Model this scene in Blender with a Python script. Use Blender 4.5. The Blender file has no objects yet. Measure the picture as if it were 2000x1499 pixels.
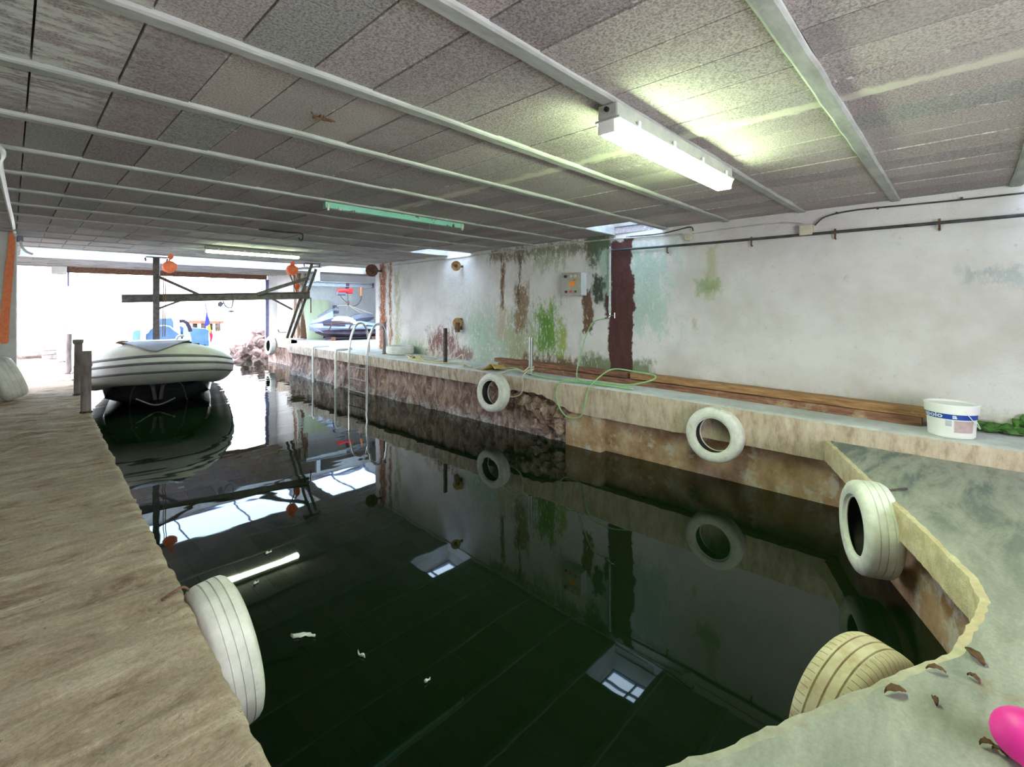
import bpy, bmesh, math, random
from mathutils import Vector, Matrix, noise as mnoise
random.seed(7)
S = bpy.context.scene
C = S.collection
R = math.radians
# ---------------------------------------------------------------- camera
F, CX, HV, CH = 931.3, 1000.0, 597.0, 1.7          # level camera; the frame is cropped below the horizon
YAW = math.atan(980/F)
FW = Vector((math.sin(YAW), math.cos(YAW), 0)); RT = Vector((math.cos(YAW), -math.sin(YAW), 0)); UP = Vector((0, 0, 1))
cam = bpy.data.objects.new('camera', bpy.data.cameras.new('camera')); C.objects.link(cam)
cam.location = (0, 0, CH); cam.rotation_euler = (R(90), 0, -YAW)
cam.data.sensor_width = 36; cam.data.lens = F/2000*36; cam.data.shift_y = -(749.5-HV)/2000; cam.data.clip_end = 2000; cam.data.clip_start = .02
S.camera = cam
def px(u, v, x=None, y=None, z=None):
    """survey helper: where the sight line of a photo point meets a plane of the place"""
    d = FW + RT*((u-CX)/F) - UP*((v-HV)/F)
    t = x/d.x if x is not None else (y/d.y if y is not None else (z-CH)/d.z)
    return Vector((0, 0, CH)) + d*t
def pw(u, v, off=0):      # on the right wall
    d = FW + RT*((u-CX)/F) - UP*((v-HV)/F)
    t = (5.18-off)/(d.x-.035*d.y)
    return Vector((0, 0, CH)) + d*t
def wx(y): return 5.18+.035*y
def nz(x, y, z=0, s=1): return mnoise.noise(Vector((x*s, y*s, z*s)))
# ---------------------------------------------------------------- object helpers
def tag(o, label=None, cat=None, group=None, kind=None):
    if label: o['label'] = label
    if cat: o['category'] = cat
    if group: o['group'] = group
    if kind: o['kind'] = kind
    return o
def thing(name, label, cat, loc=(0, 0, 0), rot=(0, 0, 0), group=None):
    o = bpy.data.objects.new(name, None); C.objects.link(o); o.empty_display_size = .1
    o.location = loc; o.rotation_euler = rot
    return tag(o, label, cat, group)
def dup(root, label, group=None, loc=None, rot=None):
    r = root.copy(); C.objects.link(r); r['label'] = label
    if group: r['group'] = group
    if loc is not None: r.location = loc
    if rot is not None: r.rotation_euler = rot
    for ch in list(root.children):
        c = ch.copy(); C.objects.link(c); c.parent = r
        for g in list(ch.children):
            d = g.copy(); C.objects.link(d); d.parent = c
    return r
def origin(p):
    v = Vector((0, 0, 0))
    while p is not None:
        v += Vector(p.location); p = p.parent
    return v
class MB:
    def __init__(s): s.v = []; s.f = []
    def add(s, vs, fs):
        n = len(s.v); s.v += [Vector(a) for a in vs]; s.f += [tuple(i+n for i in f) for f in fs]; return s
    def box(s, c, d, m=None):
        hx, hy, hz = d[0]/2, d[1]/2, d[2]/2
        vs = [Vector((a*hx, b*hy, e*hz)) for e in (-1, 1) for b in (-1, 1) for a in (-1, 1)]
        if m is not None: vs = [m @ v for v in vs]
        c = Vector(c)
        return s.add([v+c for v in vs], [(0, 2, 3, 1), (4, 5, 7, 6), (0, 1, 5, 4), (2, 6, 7, 3), (0, 4, 6, 2), (1, 3, 7, 5)])
    def rbox(s, c, d, r=.01, m=None, seg=2):
        bm = bmesh.new(); bmesh.ops.create_cube(bm, size=1)
        for v in bm.verts: v.co = Vector((v.co.x*d[0], v.co.y*d[1], v.co.z*d[2]))
        bmesh.ops.bevel(bm, geom=list(bm.edges), offset=r, segments=seg, affect='EDGES', profile=.5)
        bm.verts.index_update()
        vs = [v.co.copy() for v in bm.verts]; fs = [tuple(v.index for v in f.verts) for f in bm.faces]; bm.free()
        if m is not None: vs = [m @ v for v in vs]
        c = Vector(c); return s.add([v+c for v in vs], fs)
    def beam(s, p0, p1, w, h, up=(0, 0, 1)):
        p0, p1 = Vector(p0), Vector(p1); a = (p1-p0).normalized(); up = Vector(up)
        if abs(a.dot(up)) > .98: up = Vector((0, 1, 0))
        b = a.cross(up).normalized()*w/2; c = b.cross(a).normalized()*h/2
        vs = [p+i*b+j*c for p in (p0, p1) for i, j in ((-1, -1), (1, -1), (1, 1), (-1, 1))]
        return s.add(vs, [(0, 1, 2, 3), (7, 6, 5, 4), (0, 4, 5, 1), (1, 5, 6, 2), (2, 6, 7, 3), (3, 7, 4, 0)])
    def tube(s, pts, r, n=8, cap=True, closed=False):
        pts = [Vector(p) for p in pts]; k = len(pts)
        rr = r if isinstance(r, (list, tuple)) else [r]*k
        vs = []; ref = None
        for i, p in enumerate(pts):
            if closed: t = pts[(i+1) % k]-pts[i-1]
            else: t = pts[min(i+1, k-1)]-pts[max(i-1, 0)]
            t.normalize()
            if ref is None:
                ref = Vector((0, 0, 1)) if abs(t.z) < .9 else Vector((1, 0, 0))
            b = t.cross(ref)
            if b.length < 1e-5: b = t.orthogonal()
            b.normalize(); c = b.cross(t); ref = c
            vs += [p+rr[i]*(math.cos(2*math.pi*j/n)*b+math.sin(2*math.pi*j/n)*c) for j in range(n)]
        fs = []
        for i in range(k if closed else k-1):
            i2 = (i+1) % k
            fs += [(i*n+j, i*n+(j+1) % n, i2*n+(j+1) % n, i2*n+j) for j in range(n)]
        if cap and not closed: fs += [tuple(range(n))[::-1], tuple(range((k-1)*n, k*n))]
        return s.add(vs, fs)
    def lathe(s, prof, m=None, n=32, closed=False, o=(0, 0, 0)):
        vs = []; k = len(prof)
        for i in range(n):
            a = 2*math.pi*i/n
            vs += [Vector((r*math.cos(a), r*math.sin(a), z)) for r, z in prof]
        if m is not None: vs = [m @ v for v in vs]
        o = Vector(o); vs = [v+o for v in vs]
        fs = []
        for i in range(n):
            i2 = (i+1) % n
            for j in range(k if closed else k-1):
                j2 = (j+1) % k; fs.append((i*k+j, i2*k+j, i2*k+j2, i*k+j2))
        return s.add(vs, fs)
    def loft(s, rows, close=False, cap=False):
        k = len(rows[0]); fs = []
        for i in range(len(rows)-1):
            for j in range(k if close else k-1):
                j2 = (j+1) % k; fs.append((i*k+j, i*k+j2, (i+1)*k+j2, (i+1)*k+j))
        if cap: fs += [tuple(range(k))[::-1], tuple(range((len(rows)-1)*k, len(rows)*k))]
        return s.add([p for r in rows for p in r], fs)
    def prism(s, poly, z0, z1):
        n = len(poly)
        return s.add([(x, y, z0) for x, y in poly]+[(x, y, z1) for x, y in poly],
                     [tuple(range(n))[::-1], tuple(range(n, 2*n))]+[(i, (i+1) % n, n+(i+1) % n, n+i) for i in range(n)])
    def blob(s, c, d, seed=0, amp=.2, sub=2, fr=1.5):
        bm = bmesh.new(); bmesh.ops.create_icosphere(bm, subdivisions=sub, radius=1)
        vs = []
        for v in bm.verts:
            p = v.co; k = 1+amp*mnoise.noise(p*fr+Vector((seed*3.1, seed*1.7, seed)))*1.6
            vs.append(Vector((p.x*d[0], p.y*d[1], p.z*d[2]))*k+Vector(c))
        bm.verts.index_update(); fs = [tuple(v.index for v in f.verts) for f in bm.faces]; bm.free()
        return s.add(vs, fs)
    def build(s, name, mat, parent=None, smooth=False, local=False, loc=None):
        o0 = Vector((0, 0, 0)) if local else (origin(parent) if parent else (Vector(loc) if loc is not None else Vector((0, 0, 0))))
        me = bpy.data.meshes.new(name)
        me.from_pydata([tuple(v-o0) for v in s.v], [], s.f); me.update()
        bm = bmesh.new(); bm.from_mesh(me); bmesh.ops.recalc_face_normals(bm, faces=list(bm.faces)); bm.to_mesh(me); bm.free()
        if smooth:
            for p in me.polygons: p.use_smooth = True
            if smooth != 'all' and hasattr(me, 'set_sharp_from_angle'): me.set_sharp_from_angle(angle=R(40))
        me.materials.append(mat)
        o = bpy.data.objects.new(name, me); C.objects.link(o)
        if parent is not None: o.parent = parent
        elif loc is not None and not local: o.location = loc
        return o
def spline(pts, n=8, closed=False):
    pts = [Vector(p) for p in pts]; out = []; k = len(pts)
    rng = range(k) if closed else range(k-1)
    for i in rng:
        g = (lambda j: pts[j % k]) if closed else (lambda j: pts[max(0, min(k-1, j))])
        p0, p1, p2, p3 = g(i-1), g(i), g(i+1), g(i+2)
        for q in range(n):
            t = q/n
            out.append(.5*((2*p1)+(p2-p0)*t+(2*p0-5*p1+4*p2-p3)*t*t+(3*p1-p0-3*p2+p3)*t**3))
    if not closed: out.append(pts[-1])
    return out
# ---------------------------------------------------------------- node materials
class NT:
    def __init__(s, name):
        s.m = bpy.data.materials.new(name); s.m.use_nodes = True; s.t = s.m.node_tree; s.t.nodes.clear()
        s.out = s.t.nodes.new('ShaderNodeOutputMaterial'); s.co = None
    def n(s, typ, ins={}, **p):
        nd = s.t.nodes.new('ShaderNode'+typ)
        for k, v in p.items(): setattr(nd, k, v)
        for k, v in ins.items():
            if isinstance(v, bpy.types.NodeSocket): s.t.links.new(v, nd.inputs[k])
            else: nd.inputs[k].default_value = v
        return nd
    def obj(s):
        if not s.co: s.co = s.n('TexCoord').outputs['Object']
        return s.co
    def math(s, op, a, b=0.0, clamp=False):
        return s.n('Math', {0: a, 1: b}, operation=op, use_clamp=clamp).outputs[0]
    def vscale(s, v, sc):
        return s.n('Mapping', {0: v, 3: sc}).outputs[0]
    def noise(s, scale, detail=4, rough=.6, vec=None, dist=0.0):
        return s.n('TexNoise', {'Vector': vec or s.obj(), 'Scale': scale, 'Detail': detail, 'Roughness': rough, 'Distortion': dist})
    def ramp(s, fac, stops):
        nd = s.n('ValToRGB', {0: fac}); e = nd.color_ramp.elements
        while len(e) < len(stops): e.new(.5)
        for el, (p, c) in zip(e, stops): el.position = p; el.color = c if len(c) == 4 else (*c, 1)
        return nd.outputs[0]
    def mix(s, fac, a, b, mode='MIX'):
        nd = s.n('Mix', data_type='RGBA', blend_type=mode)
        for i, v in ((0, fac), (6, a), (7, b)):
            if isinstance(v, bpy.types.NodeSocket): s.t.links.new(v, nd.inputs[i])
            else: nd.inputs[i].default_value = v if not isinstance(v, tuple) or len(v) == 4 else (*v, 1)
        return nd.outputs[2]
    def bump(s, h, strength, dist=.02, prev=None):
        ins = {'Height': h, 'Strength': strength, 'Distance': dist}
        if prev is not None: ins['Normal'] = prev
        return s.n('Bump', ins).outputs[0]
    def pbsdf(s, col, rough=.7, metal=0.0, normal=None, spec=.3, **kw):
        ins = {'Base Color': col if isinstance(col, bpy.types.NodeSocket) or len(col) == 4 else (*col, 1), 'Roughness': rough, 'Metallic': metal, 'Specular IOR Level': spec}
        if normal is not None: ins['Normal'] = normal
        ins.update(kw)
        b = s.n('BsdfPrincipled', ins); s.t.links.new(b.outputs[0], s.out.inputs[0]); return s.m
def pm(name, c1, c2=None, scale=8, rough=.7, metal=0.0, bump=.2, detail=5, spec=.3, lo=.35, hi=.65, stretch=None, dirt=None, dist=.01):
    t = NT(name); c2 = c2 or tuple(min(1, x*1.25) for x in c1)
    v = t.vscale(t.obj(), stretch) if stretch else t.obj()
    nn = t.noise(scale, detail, .65, v)
    col = t.ramp(nn.outputs[0], [(lo, c1), (hi, c2)])
    if dirt:
        n2 = t.noise(dirt[1], 5, .7); f = t.ramp(n2.outputs[0], [(dirt[2], (0, 0, 0)), (dirt[3], (1, 1, 1))])
        col = t.mix(f, col, dirt[0])
    nb = t.bump(nn.outputs[0], bump, dist) if bump else None
    return t.pbsdf(col, rough, metal, nb, spec)
M = {}
M['paint_white'] = pm('white_tyre_paint', (.62, .61, .57), (.78, .77, .74), 14, .55, bump=.12, dirt=((.33, .28, .22), 6, .58, .85))
M['tyre_dirty'] = pm('dirty_tyre_paint', (.52, .42, .28), (.68, .60, .45), 9, .6, bump=.15, dirt=((.30, .18, .09), 7, .52, .75))
t = NT('dirty_tyre_paint'); sep = t.n('SeparateXYZ', {0: t.obj()}); a1 = t.noise(9, 5, .65); a2 = t.noise(7, 5, .7)
col = t.ramp(a1.outputs[0], [(.35, (.52, .42, .28)), (.65, (.68, .60, .45))])
col = t.mix(t.ramp(a2.outputs[0], [(.50, (0, 0, 0)), (.75, (1, 1, 1))]), col, (.36, .22, .11))
an = t.math('FRACT', t.math('MULTIPLY', t.math('ADD', t.math('ARCTAN2', sep.outputs[1], sep.outputs[0]), math.pi), 66/(2*math.pi)))
cut = t.math('MULTIPLY', t.math('LESS_THAN', an, .09), t.math('GREATER_THAN', t.math('ABSOLUTE', sep.outputs[2]), .045))
col = t.mix(t.math('MULTIPLY', cut, .8), col, (.16, .08, .04))
M['tyre_dirty'] = t.pbsdf(col, .6, 0, t.bump(a1.outputs[0], .15, .01), .3)
M['rubber'] = pm('dark_rubber', (.015, .014, .015), (.04, .037, .035), 9, .8, bump=.1)
M['rust'] = pm('rusty_steel', (.10, .045, .03), (.22, .12, .08), 22, .85, .2, bump=.4)
M['rust_dark'] = pm('dark_rusty_steel', (.05, .04, .045), (.13, .095, .085), 20, .7, .4, bump=.3)
M['galv'] = pm('galvanised_steel', (.30, .31, .32), (.48, .49, .50), 30, .45, .7, bump=.1)
M['post_grey'] = pm('weathered_grey_post', (.15, .12, .12), (.30, .26, .26), 16, .75, .1, bump=.3, stretch=(1, 1, .2), dirt=((.14, .07, .05), 5, .55, .75))
M['post_pale'] = pm('pale_green_post', (.34, .42, .38), (.50, .56, .50), 16, .75, bump=.3, stretch=(1, 1, .2), dirt=((.16, .10, .08), 5, .6, .75))
M['steel_paint'] = pm('dark_steel_paint', (.045, .04, .042), (.11, .095, .095), 14, .55, .3, bump=.15)
M['orange'] = pm('orange_paint', (.75, .12, .04), (.85, .22, .10), 12, .5, bump=.05)
M['red'] = pm('red_paint', (.62, .025, .03), (.72, .05, .05), 12, .4, bump=.05)
M['black'] = pm('black_plastic', (.012, .012, .014), (.03, .03, .032), 12, .5, bump=.05)
M['pipe_black'] = pm('dark_pipe', (.03, .032, .035), (.085, .085, .09), 14, .5, bump=.1)
M['cable_grey'] = pm('grey_conduit', (.35, .34, .32), (.52, .51, .48), 14, .6, bump=.05)
M['white_plastic'] = pm('white_plastic', (.78, .77, .76), (.86, .85, .84), 6, .4, bump=.02)
M['cream'] = pm('cream_plastic', (.50, .44, .34), (.62, .56, .45), 10, .6, bump=.1)
M['blue_band'] = pm('blue_print', (.015, .055, .33), (.02, .07, .40), 10, .4, bump=0)
M['print_white'] = pm('pale_print', (.60, .70, .78), (.70, .78, .84), 10, .4, bump=0)
M['print_pink'] = pm('faded_print', (.46, .33, .34), (.56, .44, .44), 20, .5, bump=0)
M['print_grey'] = pm('grey_print', (.45, .46, .52), (.55, .56, .6), 20, .5, bump=0)
M['hose'] = pm('green_hose', (.20, .42, .16), (.38, .56, .28), 12, .4, bump=.05)
M['rope'] = pm('pale_rope', (.46, .42, .30), (.64, .60, .46), 40, .8, bump=.3)
M['rope_yellow'] = pm('yellow_rope', (.52, .42, .14), (.66, .56, .28), 40, .8, bump=.3)
M['cloth_yellow'] = pm('yellow_cloth', (.46, .30, .08), (.62, .44, .15), 12, .8, bump=.3)
M['wood'] = pm('timber', (.23, .11, .05), (.44, .25, .12), 7, .75, bump=.3, stretch=(6, .7, 6), dirt=((.55, .50, .44), 5, .62, .8))
M['wood_dark'] = pm('dark_timber', (.13, .055, .04), (.32, .16, .09), 7, .8, bump=.35, stretch=(6, .7, 6), dirt=((.42, .30, .20), 4, .55, .7))
M['board'] = pm('pale_green_board', (.55, .62, .38), (.66, .71, .50), 3, .7, bump=.05, stretch=(3, 1, .5))
M['green_enamel'] = pm('green_enamel', (.20, .48, .38), (.28, .56, .45), 8, .45, bump=.1, dirt=((.10, .05, .03), 9, .60, .64))
M['lamp_grey'] = pm('lamp_body_grey', (.35, .36, .33), (.46, .47, .43), 8, .5, bump=.02)
M['tube_grey'] = pm('boat_tube_fabric', (.34, .335, .31), (.43, .42, .39), 3, .5, bump=.03, dirt=((.42, .36, .22), 2, .6, .9))
M['tube_light'] = pm('boat_strake_light', (.42, .42, .42), (.50, .50, .50), 5, .5, bump=.02)
M['strake'] = pm('boat_strake_dark', (.075, .068, .08), (.12, .11, .125), 8, .6, bump=.03)
M['bow_pad'] = pm('bow_pad_vinyl', (.17, .17, .24), (.23, .23, .31), 5, .5, bump=.03)
M['hull_dark'] = pm('boat_hull_gelcoat', (.028, .028, .036), (.05, .05, .06), 3, .25, bump=.01, spec=.5)
M['blue_vinyl'] = pm('blue_vinyl', (.11, .21, .42), (.16, .27, .48), 6, .5, bump=.03)
M['white_gel'] = pm('white_gelcoat', (.74, .75, .77), (.82, .83, .85), 4, .3, bump=0, spec=.5)
M['chrome'] = pm('stainless', (.60, .60, .60), (.70, .70, .70), 10, .25, 1.0, bump=0)
M['flag_blue'] = pm('flag_blue', (.05, .05, .42), (.07, .08, .5), 10, .8, bump=0)
M['flag_yellow'] = pm('flag_yellow', (.78, .48, .05), (.85, .55, .08), 10, .8, bump=0)
M['flag_red'] = pm('flag_red', (.62, .02, .07), (.7, .03, .1), 10, .8, bump=0)
M['ski_body'] = pm('jet_ski_lilac', (.30, .33, .50), (.42, .46, .62), 4, .25, bump=0, spec=.5)
M['ski_dark'] = pm('jet_ski_dark', (.05, .035, .05), (.09, .06, .085), 8, .5, bump=.03)
M['ski_grey'] = pm('jet_ski_grey', (.14, .14, .17), (.20, .20, .24), 6, .4, bump=.03)
M['strap'] = pm('orange_webbing', (.80, .20, .08), (.88, .30, .14), 30, .7, bump=.1)
M['pink'] = pm('pink_plastic', (.90, .03, .36), (.95, .06, .48), 5, .45, bump=0)
M['leaf'] = pm('dry_leaf', (.07, .035, .02), (.17, .09, .045), 20, .8, bump=.2)
M['litter'] = pm('white_litter', (.62, .64, .64), (.75, .76, .76), 30, .6, bump=.1)
M['moss'] = pm('moss_clump', (.035, .10, .02), (.10, .22, .05), 30, .9, bump=.6)
M['frame_steel'] = pm('bluish_door_steel', (.10, .10, .19), (.16, .16, .27), 8, .5, .2, bump=.05)
M['stone'] = pm('rubble_stone', (.16, .12, .115), (.40, .35, .32), 6, .9, bump=.6)
M['rockm'] = pm('breakwater_rock', (.08, .055, .06), (.24, .17, .16), 5, .9, bump=.6)
M['orange_label'] = pm('orange_label', (.85, .26, .02), (.9, .32, .04), 10, .5, bump=0)
M['box_grey'] = pm('enclosure_grey', (.34, .30, .27), (.42, .38, .34), 7, .45, bump=.02)
M['box_side'] = pm('enclosure_light', (.50, .53, .56), (.58, .61, .64), 7, .45, bump=.02)
M['rust_orange'] = pm('rusty_disc', (.30, .16, .06), (.50, .32, .16), 14, .7, .2, bump=.1)
def emis(name, col, st):
    t = NT(name); e = t.n('Emission', {0: (*col, 1), 1: st}); t.t.links.new(e.outputs[0], t.out.inputs[0]); return t.m
M['lamp_on'] = emis('lit_diffuser', (.72, 1.0, .55), 24)
M['lamp_on_far'] = emis('lit_tube', (.78, 1.0, .66), 22)
# ---- glass of the rooflights
t = NT('rooflight_glass')
a = t.n('BsdfTransparent', {0: (.80, .91, 1, 1)}); b = t.n('BsdfGlossy', {0: (.9, .95, 1, 1), 1: .08})
mx = t.n('MixShader', {0: .06, 1: a.outputs[0], 2: b.outputs[0]}); t.t.links.new(mx.outputs[0], t.out.inputs[0]); M['glass'] = t.m
# ---- water
t = NT('harbour_water')
n1 = t.noise(.9, 2, .5, t.vscale(t.obj(), (.8, 1.6, 1)), .6)
n2 = t.noise(6, 2, .5)
h = t.math('ADD', t.math('MULTIPLY', n1.outputs[0], 1.0), t.math('MULTIPLY', n2.outputs[0], .03))
sep = t.n('SeparateXYZ', {0: t.obj()})
far = t.n('MapRange', {0: sep.outputs[1], 1: 3.0, 2: 10.0, 3: .03, 4: .25}).outputs[0]
bp_ = t.n('Bump', {'Height': h, 'Strength': far, 'Distance': .05}).outputs[0]
M['water'] = t.pbsdf((.003, .010, .0028), .02, 0, bp_, .5, IOR=1.33)
# ---- right wall: peeling white render with rust and moss runs
def wall_material(name, stains, base=((.56, .51, .50), (.70, .66, .67)), flakes=True):
    t = NT(name); sep = t.n('SeparateXYZ', {0: t.obj()})
    dn = t.noise(7, 5, .7); dn2 = t.noise(9.5, 5, .7, t.vscale(t.obj(), (1, 1.3, .9)))
    dy = t.math('MULTIPLY', t.math('SUBTRACT', dn.outputs[0], .5), .16)
    dz = t.math('MULTIPLY', t.math('SUBTRACT', dn2.outputs[0], .5), .30)
    Y0 = t.math('ADD', sep.outputs[1], dy); Z = t.math('ADD', sep.outputs[2], dz)
    big = t.noise(1.3, 4, .6)
    col = t.ramp(big.outputs[0], [(.35, base[0]), (.62, base[1])])
    sp = t.noise(16, 6, .75); col = t.mix(t.ramp(sp.outputs[0], [(.60, (0, 0, 0)), (.74, (1, 1, 1))]), col, (.50, .47, .42))
    sg = t.noise(3.0, 7, .8); col = t.mix(t.math('MULTIPLY', t.ramp(sg.outputs[0], [(.62, (0, 0, 0)), (.70, (1, 1, 1))]), .55), col, (.40, .41, .42))
    rag = t.n('MapRange', {0: t.noise(10, 7, .85, t.vscale(t.obj(), (1, 1.2, .5))).outputs[0], 1: .3, 2: .7, 3: 0.0, 4: 1.0})
    lw_ = t.noise(2.2, 3, .6); dl = t.math('MULTIPLY', t.math('SUBTRACT', lw_.outputs[0], .5), .22)
    Y = t.math('ADD', Y0, dl)
    for (y0, y1, z0, z1, soft, k, c, op) in stains:
        y0 *= 1.018; y1 *= 1.018; z1 += .03 if z1 > 2.2 else 0
        a = t.math('SUBTRACT', (y1-y0)/2, t.math('ABSOLUTE', t.math('SUBTRACT', Y, (y0+y1)/2)))
        b = t.math('SUBTRACT', (z1-z0)/2, t.math('ABSOLUTE', t.math('SUBTRACT', Z, (z0+z1)/2)))
        d = t.math('DIVIDE', t.math('MINIMUM', a, b), soft)
        d = t.math('ADD', d, t.math('MULTIPLY', t.math('SUBTRACT', rag.outputs[0], .5), k))
        f = t.math('MULTIPLY', t.math('ADD', d, 0, True), op, True)
        cc = t.mix(rag.outputs[0], tuple(x*.65 for x in c), tuple(min(1, x*1.35) for x in c))
        col = t.mix(f, col, cc)
    fl = t.noise(21, 5, .75, t.vscale(t.obj(), (1, 1.2, .6)))
    flm = t.math('MULTIPLY', t.ramp(fl.outputs[0], [(.575, (0, 0, 0)), (.62, (1, 1, 1))]), t.n('MapRange', {0: sep.outputs[1], 1: 3.35, 2: 3.7, 3: 0.0, 4: .8}).outputs[0])
    col = t.mix(flm, col, (.74, .72, .70))
    h = t.math('ADD', t.math('MULTIPLY', sp.outputs[0], .5), t.math('MULTIPLY', sg.outputs[0], 1.0))
    b1 = t.bump(h, .5, .03)
    return t.pbsdf(col, .85, 0, b1, .2)
BR = (.085, .036, .034); RU = (.19, .085, .05); GR = (.17, .30, .06); DG = (.06, .10, .05); OL = (.34, .33, .17); TE = (.36, .46, .38); PU = (.20, .085, .085); BE = (.50, .44, .30)
M['wall'] = wall_material('peeling_white_render', [
    (5.2, 9.4, .4, 1.15, .35, 1.6, BE, .55), (4.3, 6.3, .5, 1.75, .35, 3.2, TE, .8), (4.45, 5.2, .5, 1.5, .3, 2.8, OL, .85),
    (3.4, 4.2, .5, 1.05, .2, 2.0, OL, .7), (-1, 2.9, .4, .90, .12, 2.0, (.42, .42, .28), .7),
    (2.35, 3.1, 1.3, 2.5, .28, 3.0, (.36, .48, .42), .85), (3.2, 3.65, 2.15, 2.7, .10, 1.6, DG, .9), (3.2, 3.42, 1.65, 2.4, .05, 2.2, TE, .9),
    (3.30, 3.52, 1.72, 2.12, .06, 2.2, (.04, .05, .035), .95), (2.6, 3.75, .4, 1.08, .10, 1.8, (.12, .16, .07), .85),
    (2.90, 3.27, .2, 2.50, .022, 1.0, BR, 1), (3.22, 3.34, 1.55, 1.85, .03, 1.0, BR, .95),
    (3.50, 3.68, 1.33, 1.92, .03, 1.8, (.15, .09, .06), 1), (3.66, 3.74, .9, 1.35, .05, 2.0, TE, .8),
    (4.02, 4.56, .9, 1.80, .22, 2.6, GR, 1), (4.10, 4.50, 1.0, 1.62, .10, 2.8, (.10, .22, .04), .8), (3.93, 4.12, .9, 1.46, .07, 1.6, (.27, .36, .09), .95),
    (4.62, 4.98, 1.25, 2.05, .10, 2.2, (.22, .14, .07), .9), (4.80, 4.90, 1.7, 2.45, .04, 2.0, (.13, .09, .05), .95),
    (5.13, 5.28, 1.6, 2.5, .05, 1.6, (.17, .09, .045), .95), (5.05, 5.4, 1.1, 1.75, .12, 1.8, (.45, .33, .20), .6),
    (3.5, 5.6, 2.36, 2.6, .10, 2.8, (.13, .10, .06), .8), (3.9, 4.6, 2.2, 2.5, .12, 2.6, (.22, .27, .13), .6),
    (3.7, 4.8, .5, 1.0, .10, 2.4, (.13, .07, .04), .9),
    (6.3, 7.25, .75, 1.32, .22, 3.4, PU, .95), (5.9, 6.5, .7, 1.0, .10, 2.6, PU, .8), (5.6, 6.0, .9, 1.5, .10, 2.8, TE, .8),
    (7.3, 8.4, .5, 1.05, .14, 2.2, (.28, .40, .30), .75), (8.15, 8.45, .8, 2.4, .14, 3.2, (.33, .33, .18), .8),
    (8.50, 8.66, .8, 2.6, .06, 3.0, (.26, .12, .06), .95), (8.72, 9.05, .6, 2.6, .06, 2.6, (.27, .10, .055), 1),
    (-.35, .05, 1.85, 2.0, .05, 2.6, (.33, .38, .42), .6), (1.9, 2.05, 1.75, 2.35, .05, 2.0, (.42, .42, .28), .8), (1.85, 2.15, 1.82, 2.0, .06, 2.2, (.26, .32, .16), .8),
    (2.1, 2.2, 1.4, 1.55, .05, 2.0, (.45, .36, .28), .7)])
M['wall_bay'] = wall_material('bay_render', [
    (12.5, 13.9, .5, 2.6, .3, 1.4, (.60, .60, .58), .5)], base=((.72, .70, .70), (.86, .84, .85)))
M['wall_plain'] = pm('pale_render', (.50, .49, .47), (.64, .63, .61), 4, .85, bump=.3)
M['pillar_rust'] = pm('rust_run_render', (.20, .10, .06), (.62, .58, .50), 9, .85, bump=.3, stretch=(1, 1, .15), lo=.45, hi=.56)
# ---- ceiling blocks
t = NT('ceiling_block'); sep = t.n('SeparateXYZ', {0: t.obj()})
cx_ = t.math('FLOOR', t.math('DIVIDE', t.math('SUBTRACT', sep.outputs[0], .052), .2485)); cy_ = t.math('FLOOR', t.math('DIVIDE', t.math('SUBTRACT', sep.outputs[1], .43), .705))
wn = t.n('TexWhiteNoise', {0: t.n('CombineXYZ', {0: cx_, 1: cy_}).outputs[0]}, noise_dimensions='3D')
col = t.ramp(wn.outputs[0], [(0, (.37, .315, .33)), (.3, (.46, .385, .40)), (.55, (.52, .45, .44)), (.8, (.45, .40, .41)), (1, (.40, .39, .39))])
gr = t.noise(110, 3, .7); col = t.mix(t.ramp(gr.outputs[0], [(.40, (.55, .55, .55)), (.62, (1.25, 1.25, 1.25))]), col, col, 'MIX')
col = t.mix(1.0, col, t.ramp(gr.outputs[0], [(.36, (.50, .49, .49)), (.60, (1.12, 1.12, 1.12))]), 'MULTIPLY')
bl = t.noise(1.1, 5, .65); col = t.mix(t.math('MULTIPLY', t.ramp(bl.outputs[0], [(.46, (0, 0, 0)), (.72, (1, 1, 1))]), .45), col, (.58, .53, .52))
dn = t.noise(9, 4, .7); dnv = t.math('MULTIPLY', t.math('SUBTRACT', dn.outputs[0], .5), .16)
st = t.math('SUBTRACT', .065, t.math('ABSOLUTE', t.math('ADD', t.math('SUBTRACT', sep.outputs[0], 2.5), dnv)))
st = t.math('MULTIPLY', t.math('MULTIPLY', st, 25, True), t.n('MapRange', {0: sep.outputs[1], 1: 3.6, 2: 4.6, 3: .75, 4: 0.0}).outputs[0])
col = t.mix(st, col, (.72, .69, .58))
ef = t.noise(5, 6, .8, t.vscale(t.obj(), (1, 3, 1)))
efm = t.math('MULTIPLY', t.ramp(ef.outputs[0], [(.60, (0, 0, 0)), (.66, (1, 1, 1))]), .6)
box = t.math('MULTIPLY', t.math('MULTIPLY', t.math('SUBTRACT', .36, sep.outputs[0]), 8, True), t.math('MULTIPLY', t.math('SUBTRACT', 3.2, sep.outputs[1]), 3, True))
ef2 = t.math('MULTIPLY', t.ramp(ef.outputs[0], [(.47, (0, 0, 0)), (.54, (1, 1, 1))]), .95)
col = t.mix(t.math('MULTIPLY', ef2, box, True), col, (.66, .66, .63))
ef4 = t.noise(2.2, 7, .8)
col = t.mix(t.math('MULTIPLY', t.ramp(ef4.outputs[0], [(.64, (0, 0, 0)), (.70, (1, 1, 1))]), .55), col, (.50, .49, .47))
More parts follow.
